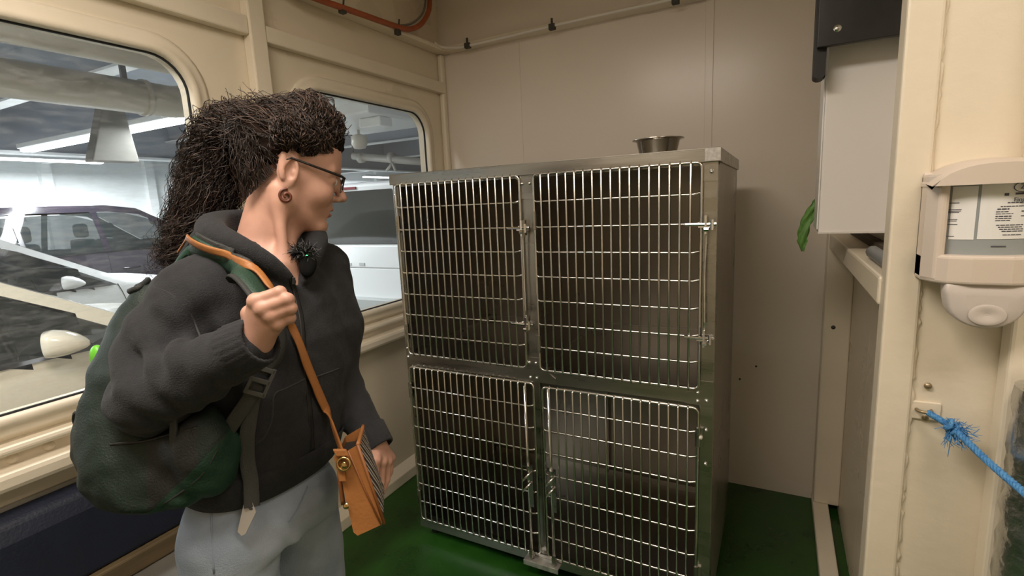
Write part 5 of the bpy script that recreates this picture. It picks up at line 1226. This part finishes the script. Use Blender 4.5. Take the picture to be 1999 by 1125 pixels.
for k in range(420):
    dr = rs.normal(0, 1, 3); dr /= np.linalg.norm(dr)
    if dr@n_1 < -0.2: dr -= 2*(dr@n_1)*n_1
    p0 = h-dnv*0.010+sdv*rs.uniform(-0.004, 0.026)*(-1)+dr*0.004; L_ = rs.uniform(0.010, 0.024)
    p1 = p0+dr*L_*0.6; p2 = p0+dr*L_+rs.normal(0, 0.004, 3)+np.array([0, 0, -0.004]); lines.append(curl([p0, p1, p2], 0.001, 1, rs.uniform(0, 6), 8)); rad.append(0.0006); mid.append(rs.choice([0, 0, 0, 1]))
strands(lines, rad, 'fur', [FUR, FURG], mid, mic)
# ================================================================== BACKPACK
BG = mat('dark_green_nylon', (0.0045, 0.022, 0.014), 0.62, var=0.25, scale=20, bump=0.35, bscale=300); BG2 = mat('green_nylon', (0.008, 0.042, 0.024), 0.55, var=0.2, scale=20, bump=0.35, bscale=300)
BGY = mat('charcoal_nylon', (0.020, 0.022, 0.021), 0.65, bump=0.3, bscale=300); WEB = mat('grey_webbing', (0.040, 0.042, 0.038), 0.7, bump=0.4, bscale=500)
pk = empty('backpack', W(295, 990, 1.03)); tag(pk, 'dark green backpack slung on one shoulder', 'backpack')
ctr = {550: (312, 0.040, 1.0), 620: (302, 0.066, 0.98), 700: (299, 0.092, 0.96), 780: (303, 0.114, 0.94), 860: (312, 0.128, 0.925), 915: (318, 0.122, 0.92), 950: (322, 0.100, 0.92), 972: (326, 0.06, 0.92)}
bs = SDF((-1.45, 0.22, 0.80), (-0.78, 0.85, 1.45), 0.0065)
st = []
for yy, (xx, b_, dd) in ctr.items():
    c = W(xx, yy, dd); st.append((c[2], c[0], c[1], 0.078*min(1, b_/0.09), b_))
bs.add(loft(st, 2.6, math.radians(-50)), 0.03)
c = W(262, 865, 0.99); bs.add(ell(c, (0.07, 0.085, 0.09)), 0.05)
c = W(398, 880, 0.875); bs.add(ell(c, (0.045, 0.05, 0.075)), 0.05)
bs.displace(lambda X, Y, Z: 0.0045*noise3(X, Y, Z, 42, 0.9)+0.0022*noise3(X, Y, Z, 85, 2.0)+0.003*np.sin(95*(0.4*X+0.5*Y+Z)+2*np.sin(30*Y))*np.exp(-((Z-0.96)**2)/(2*0.03**2)))
def awayfrombody(X, Y, Z):
    st_ = np.array(sorted(TOR)); cx_, cy_, a_, b_ = [np.interp(Z, st_[:, 0], st_[:, i]).astype(np.float32) for i in (1, 2, 3, 4)]
    return ((np.abs((X-cx_)/a_)**2.4+np.abs((Y-cy_)/b_)**2.4)**(1/2.4)-1)*0.12-0.003
bs.add((awayfrombody, (-1.3, 0.4, 0.86), (-0.7, 0.9, 1.4)), 0.01, 'c')
bs.add(rcone(shR, elR, 0.070, 0.066), 0.01, 'c'); bs.add(rcone(elR, cR, 0.066, 0.05), 0.01, 'c')
V, F = bs.mesh(); V = smoothV(V, F, 3, 0.45)
def pack_mat():
    m = mat('pack_nylon', (0.003, 0.0135, 0.009), 0.62, bump=0.35, bscale=300); nt = m.node_tree; b_ = nt.nodes['Principled BSDF']; prev = None
    cur = (0.003, 0.0135, 0.009, 1)
    for nm, c_ in (('charcoal_field', (0.011, 0.0125, 0.012, 1)), ('green_field', (0.006, 0.034, 0.019, 1))):
        at = nt.nodes.new('ShaderNodeAttribute'); at.attribute_name = nm; gt = nt.nodes.new('ShaderNodeMath'); gt.operation = 'GREATER_THAN'; gt.inputs[1].default_value = 0.0
        mx = nt.nodes.new('ShaderNodeMix'); mx.data_type = 'RGBA'; mx.inputs[7].default_value = c_
        if prev is None: mx.inputs[6].default_value = cur
        else: nt.links.new(prev.outputs[2], mx.inputs[6])
        nt.links.new(at.outputs['Fac'], gt.inputs[0]); nt.links.new(gt.outputs[0], mx.inputs[0]); prev = mx
    nt.links.new(prev.outputs[2], b_.inputs['Base Color']); return m
wv_ = (V-np.array(W(305, 850, 0.93)))@np.array([0.77, 0.64, 0.0]); hgt = V[:, 2]
pb = obj_from(V, F, 'pack_body', pack_mat(), pk)
for nm, fld in (('green_field', 0.985+0.9*np.maximum(wv_-0.04, -0.03)-hgt), ('charcoal_field', np.minimum(np.minimum(1.13-hgt, wv_-0.02), 0.115-wv_))):
    pb.data.attributes.new(nm, 'FLOAT', 'POINT').data.foreach_set('value', fld.astype(np.float32))
BVH_P = BVHTree.FromPolygons([Vector(v) for v in V.tolist()], F.tolist())
# lime green loop on the far side, zip pull, side loop
c = W(192, 698, 1.02)
G = [[c+np.array([0.016*math.cos(t)*math.sin(a), 0.014*math.sin(t)*math.sin(a), 0.026*math.cos(a)]) for t in np.linspace(0, 2*math.pi, 13)[:-1]] for a in np.linspace(0.05, math.pi-0.05, 10)]
MB().grid(G, wrap=True).build('lime_tab', mat('lime_green', (0.16, 0.60, 0.04), 0.4), pk, smooth=True)
h, n_1 = cast(344, 845, BVH_P, 0.004)
if h is not None: MB().obox(h, UPV, RGT, FWD, 0.032, 0.006, 0.003).build('zip_pull', BGY, pk, bevel=0.002)
A, N = surf_line([(215, 868), (280, 862), (330, 848), (385, 835)], 6, -0.001, BVH_P); MB().tube(A, 0.003, 6).build('zip', ZIPM, pk, smooth=True)
A, N = surf_line([(437, 852), (405, 915), (370, 950), (320, 985)], 6, -0.001, BVH_P); MB().tube(A, 0.0022, 6).build('seam', BGY, pk, smooth=True)
lp_ = [W(168, 812, 0.98), W(148, 806, 0.99), W(146, 825, 1.0), W(165, 840, 1.0)]
MB().tube(bez(lp_, 5), 0.004, 6).build('side_loop', BGY, pk, smooth=True)
A, N = surf_line([(256, 570), (275, 562), (292, 545)], 5, 0.002, BVH_P) if cast(275, 562, BVH_P)[0] is not None else (None, None)
if A is not None and len(A) > 2: MB().tube(A, 0.006, 8).build('haul_loop', BGY, pk, smooth=True)
# shoulder strap: padded green on grey edging, over the shoulder into the fist
def strapline(pxs, n, off): return surf_line(pxs, n, off, BVH_T)
def snap(P, off):
    A = []; N = []
    for p in P:
        loc, n, i_, d = BVH_H.find_nearest(Vector(p)); loc = np.array(loc); n = np.array(n); sgn_ = (p-loc)@n
        A.append(loc+n*off if sgn_ < off else p); N.append(n)
    A = np.array(A); N = np.array(N)
    for _ in range(14):
        if _ < 6: A[1:-1] = 0.5*A[1:-1]+0.25*(A[:-2]+A[2:])
        N[1:-1] = 0.4*N[1:-1]+0.3*(N[:-2]+N[2:])
    return A, N/np.linalg.norm(N, axis=1)[:, None]
SP = [(-1.075, 0.545, 1.20), (-1.055, 0.560, 1.28), (-1.02, 0.572, 1.35), (-0.975, 0.582, 1.395), (-0.925, 0.585, 1.395), (-0.885, 0.580, 1.365), W(468, 528, 0.875), W(494, 560, 0.825), W(515, 592, 0.795)]
A, N = snap(bez(SP, 6), 0.008); ribbon(A, N, np.linspace(0.062, 0.050, len(A)), 0.005, 'strap_edging', BGY, pk)
A, N = snap(bez(SP, 6), 0.012); ribbon(A, N, np.linspace(0.046, 0.036, len(A)), 0.007, 'shoulder_strap', BG2, pk, bulge=0.003); SA, SN = A, N
A, N = strapline([(535, 640), (540, 665), (535, 690), (520, 712), (508, 730)], 6, 0.010)
ribbon(A, N, 0.030, 0.005, 'strap_tail', BGY, pk)
bk0, nb0 = cast(503, 740, BVH_T, 0.020); bu = cast(512, 718, BVH_T, 0.020)[0]; bd = (bu-bk0)/np.linalg.norm(bu-bk0); bsd = np.cross(bd, nb0)
mb = MB(); BK = mat('buckle_plastic', (0.055, 0.056, 0.054), 0.4)
for s in (-1, 1): mb.obox(bk0+bsd*0.016*s, bd, bsd, nb0, 0.026, 0.0035, 0.004)
for t in (-1, 0.0, 0.9): mb.obox(bk0+bd*0.023*t, bd, bsd, nb0, 0.0045, 0.018, 0.004)
mb.build('buckle', BK, pk, bevel=0.0015)
A, N = strapline([(503, 740), (496, 765), (489, 800), (483, 850), (484, 900), (490, 935)], 7, 0.008)
ext = W(492, 990, float((A[-1]-CAM)@FWD)-0.003); A = np.vstack([A, (A[-1]+ext)/2, ext]); N = np.vstack([N, N[-1], N[-1]])
ribbon(A, N, 0.026, 0.002, 'hanging_webbing', WEB, pk)
A, N = strapline([(503, 748), (480, 785), (458, 820), (436, 856)], 7, 0.014)
ribbon(A, N, 0.026, 0.002, 'lower_webbing', WEB, pk)
# pale tag dangling below the webbing
d_ = float((ext-CAM)@FWD); tq = [W(x, y, d_) for x, y in ((486, 962), (500, 1000), (480, 1042), (472, 1046), (464, 1038), (476, 985))]
mb = MB(); nn = -FWD; mb.add([q+nn*0.001 for q in tq]+[q-nn*0.001 for q in tq], [tuple(range(6)), tuple(range(11, 5, -1))]+[(i, (i+1) % 6, (i+1) % 6+6, i+6) for i in range(6)])
tg = mb.build('pale_tag', mat('pale_grey_tag', (0.50, 0.47, 0.44), 0.5), pk)
for k in range(4): 
    q = W(484+2*k, 985+3*k, d_-0.0015); MB().obox(q, RGT, UPV, FWD, 0.0028, 0.0018, 0.0004).build('print', INK, tg)
# ================================================================== HANDBAG
TAN = mat('tan_leather', (0.37, 0.145, 0.040), 0.5, var=0.15, scale=12, bump=0.2, bscale=160); TAND = mat('tan_leather_edge', (0.25, 0.09, 0.026), 0.5)
def stripes():
    m = mat('striped_cloth', (0.5, 0.5, 0.5), 0.8); nt = m.node_tree; b = nt.nodes['Principled BSDF']
    tc = nt.nodes.new('ShaderNodeTexCoord'); mp = nt.nodes.new('ShaderNodeMapping'); mp.inputs['Rotation'].default_value = (0.2, -0.9, 0.5)
    wv = nt.nodes.new('ShaderNodeTexWave'); wv.inputs['Scale'].default_value = 13; wv.inputs['Distortion'].default_value = 0.6
    r = nt.nodes.new('ShaderNodeValToRGB'); r.color_ramp.interpolation = 'CONSTANT'
    r.color_ramp.elements[0].color = (0.03, 0.022, 0.02, 1); r.color_ramp.elements[1].color = (0.60, 0.56, 0.50, 1); r.color_ramp.elements[1].position = 0.36
    for p, c in ((0.55, (0.22, 0.12, 0.06, 1)), (0.68, (0.65, 0.62, 0.58, 1)), (0.86, (0.05, 0.04, 0.04, 1))):
        e = r.color_ramp.elements.new(p); e.color = c
    nt.links.new(tc.outputs['Object'], mp.inputs['Vector']); nt.links.new(mp.outputs[0], wv.inputs['Vector']); nt.links.new(wv.outputs['Fac'], r.inputs['Fac']); nt.links.new(r.outputs['Color'], b.inputs['Base Color']); return m
STR = stripes()
BD = 0.865
q = [W(657, 893, BD), W(699, 868, BD+0.005), W(751, 1022, BD+0.010), W(692, 1049, BD)]      # near gusset: top left, top right, bottom right, bottom left
ax = W(693, 842, BD+0.155)-W(680, 880, BD)                                                    # length of the bag, running away
bag = empty('handbag', (q[2]+q[3])/2); tag(bag, 'tan leather shoulder bag with striped cloth side at the hip', 'handbag')
n_len = 7
def lerp(a, b, t): return a+(b-a)*t
secs = []
for i in range(n_len):
    t = i/(n_len-1); o_ = ax*t
    tl, tr, br_, bl_ = [p+o_ for p in q]; puff = 0.004*math.sin(math.pi*t)
    sec = [lerp(tl, bl_, 0.0), lerp(tl, bl_, 0.35), lerp(tl, bl_, 0.7), lerp(tl, bl_, 0.94), lerp(bl_, br_, 0.10), lerp(bl_, br_, 0.5), lerp(bl_, br_, 0.9), lerp(br_, tr, 0.06), lerp(br_, tr, 0.35), lerp(br_, tr, 0.7), tr]
    out = (tr-tl); out = out/np.linalg.norm(out)
    for k in (8, 9): sec[k] = sec[k]+out*puff
    for k in (1, 2): sec[k] = sec[k]-out*puff
    secs.append(sec)
m = MB(); m.grid([[s_[k] for k in range(0, 8)] for s_ in secs]); m.add(secs[0], [tuple(range(11))]); m.add(secs[-1], [tuple(range(11))]); m.build('leather_body', TAN, bag)
m = MB(); m.grid([[s_[k] for k in range(7, 11)] for s_ in secs]); m.build('striped_panel', STR, bag, smooth=True)
m = MB(); m.grid([[s_[10]-np.array([0, 0, 0.012]), lerp(s_[0], s_[10], 0.5)-np.array([0, 0, 0.02]), s_[0]-np.array([0, 0, 0.012])] for s_ in secs[1:]]); m.build('opening', mat('dark_lining', (0.02, 0.015, 0.012), 0.9), bag)
# stitched piping along the near gusset edge, flap seam
off_ = -FWD*0.002
MB().tube([s_+off_ for s_ in [q[1], lerp(q[1], q[2], 0.5), q[2]]], 0.0028, 6).build('piping', TAND, bag, smooth=True)
MB().tube([p+off_ for p in (lerp(q[0], q[1], 0.55), lerp(lerp(q[0], q[1], 0.55), lerp(q[3], q[2], 0.86), 0.5), lerp(q[3], q[2], 0.90))], 0.0016, 6).build('fold_seam', TAND, bag, smooth=True)
MB().tube([secs[i][10] for i in range(n_len)], 0.004, 6).build('top_edge', TAN, bag, smooth=True)
# ring fittings
BRS = mat('brass', (0.60, 0.42, 0.18), 0.25, 1.0)
rc = W(671, 906, BD-0.012)
MB().tube([rc+0.0105*(RGT*math.cos(t)+UPV*math.sin(t)) for t in np.linspace(0, 2*math.pi, 17)[:-1]], 0.0025, 6, closed=True).build('ring', BRS, bag, smooth=True)
MB().lathe([(0, -0.004), (0.005, -0.003), (0.007, 0.0)], tuple(W(671, 909, BD-0.014)), 12, 'y').build('stud', BRS, bag, smooth=True)
MB().obox(W(664, 915, BD-0.006), W(670, 945, BD)-W(658, 890, BD)+0, RGT, FWD, 0.45, 0.006, 0.002).build('strap_tab', TAN, bag, bevel=0.001)
MB().lathe([(0, -0.005), (0.004, -0.004), (0.006, 0.0)], tuple(W(676, 988, BD-0.004)), 12, 'y').build('stud', BRS, bag, smooth=True)
MB().tube(bez([W(662, 900, BD+0.02), W(664, 940, BD+0.02), W(670, 985, BD+0.02)], 5), 0.004, 6).build('side_cord', TAND, bag, smooth=True)
# long strap over the shoulder
Tg = np.gradient(SA, axis=0); Tg /= np.linalg.norm(Tg, axis=1)[:, None]; bn = np.cross(Tg, SN); bn /= np.linalg.norm(bn, axis=1)[:, None]
nk = np.array([-0.935, 0.692, 1.40])-SA; fl_ = np.sign((bn*nk).sum(1)[20:40].mean()); bn = bn*fl_          # towards the neck
A1 = SA+bn*0.017+SN*0.0145; N1 = SN; A1 = A1[14:]; N1 = N1[14:]
A2, N2 = surf_line([(556, 622), (570, 655), (588, 700), (606, 745), (622, 782), (638, 818)], 6, 0.010)
A3 = np.array([W(650, 846, float((A2[-1]-CAM)@FWD)*0.6+BD*0.4), W(662, 872, BD-0.004), W(669, 892, BD-0.010)])
A = np.vstack([A1, A2, A3]); N = np.vstack([N1, N2, N2[-1:], N2[-1:], N2[-1:]])
for _ in range(6): A[1:-1] = 0.5*A[1:-1]+0.25*(A[:-2]+A[2:])
ribbon(A, N, np.interp(np.linspace(0, 1, len(A)), [0, 0.4, 0.55, 1], [0.014, 0.015, 0.0175, 0.0185]), 0.003, 'long_strap', TAN, bag)
MB().obox(W(666, 884, BD-0.012), W(670, 892, BD)-W(660, 872, BD), RGT, FWD, 0.35, 0.011, 0.003).build('strap_end', TAN, bag, bevel=0.002)
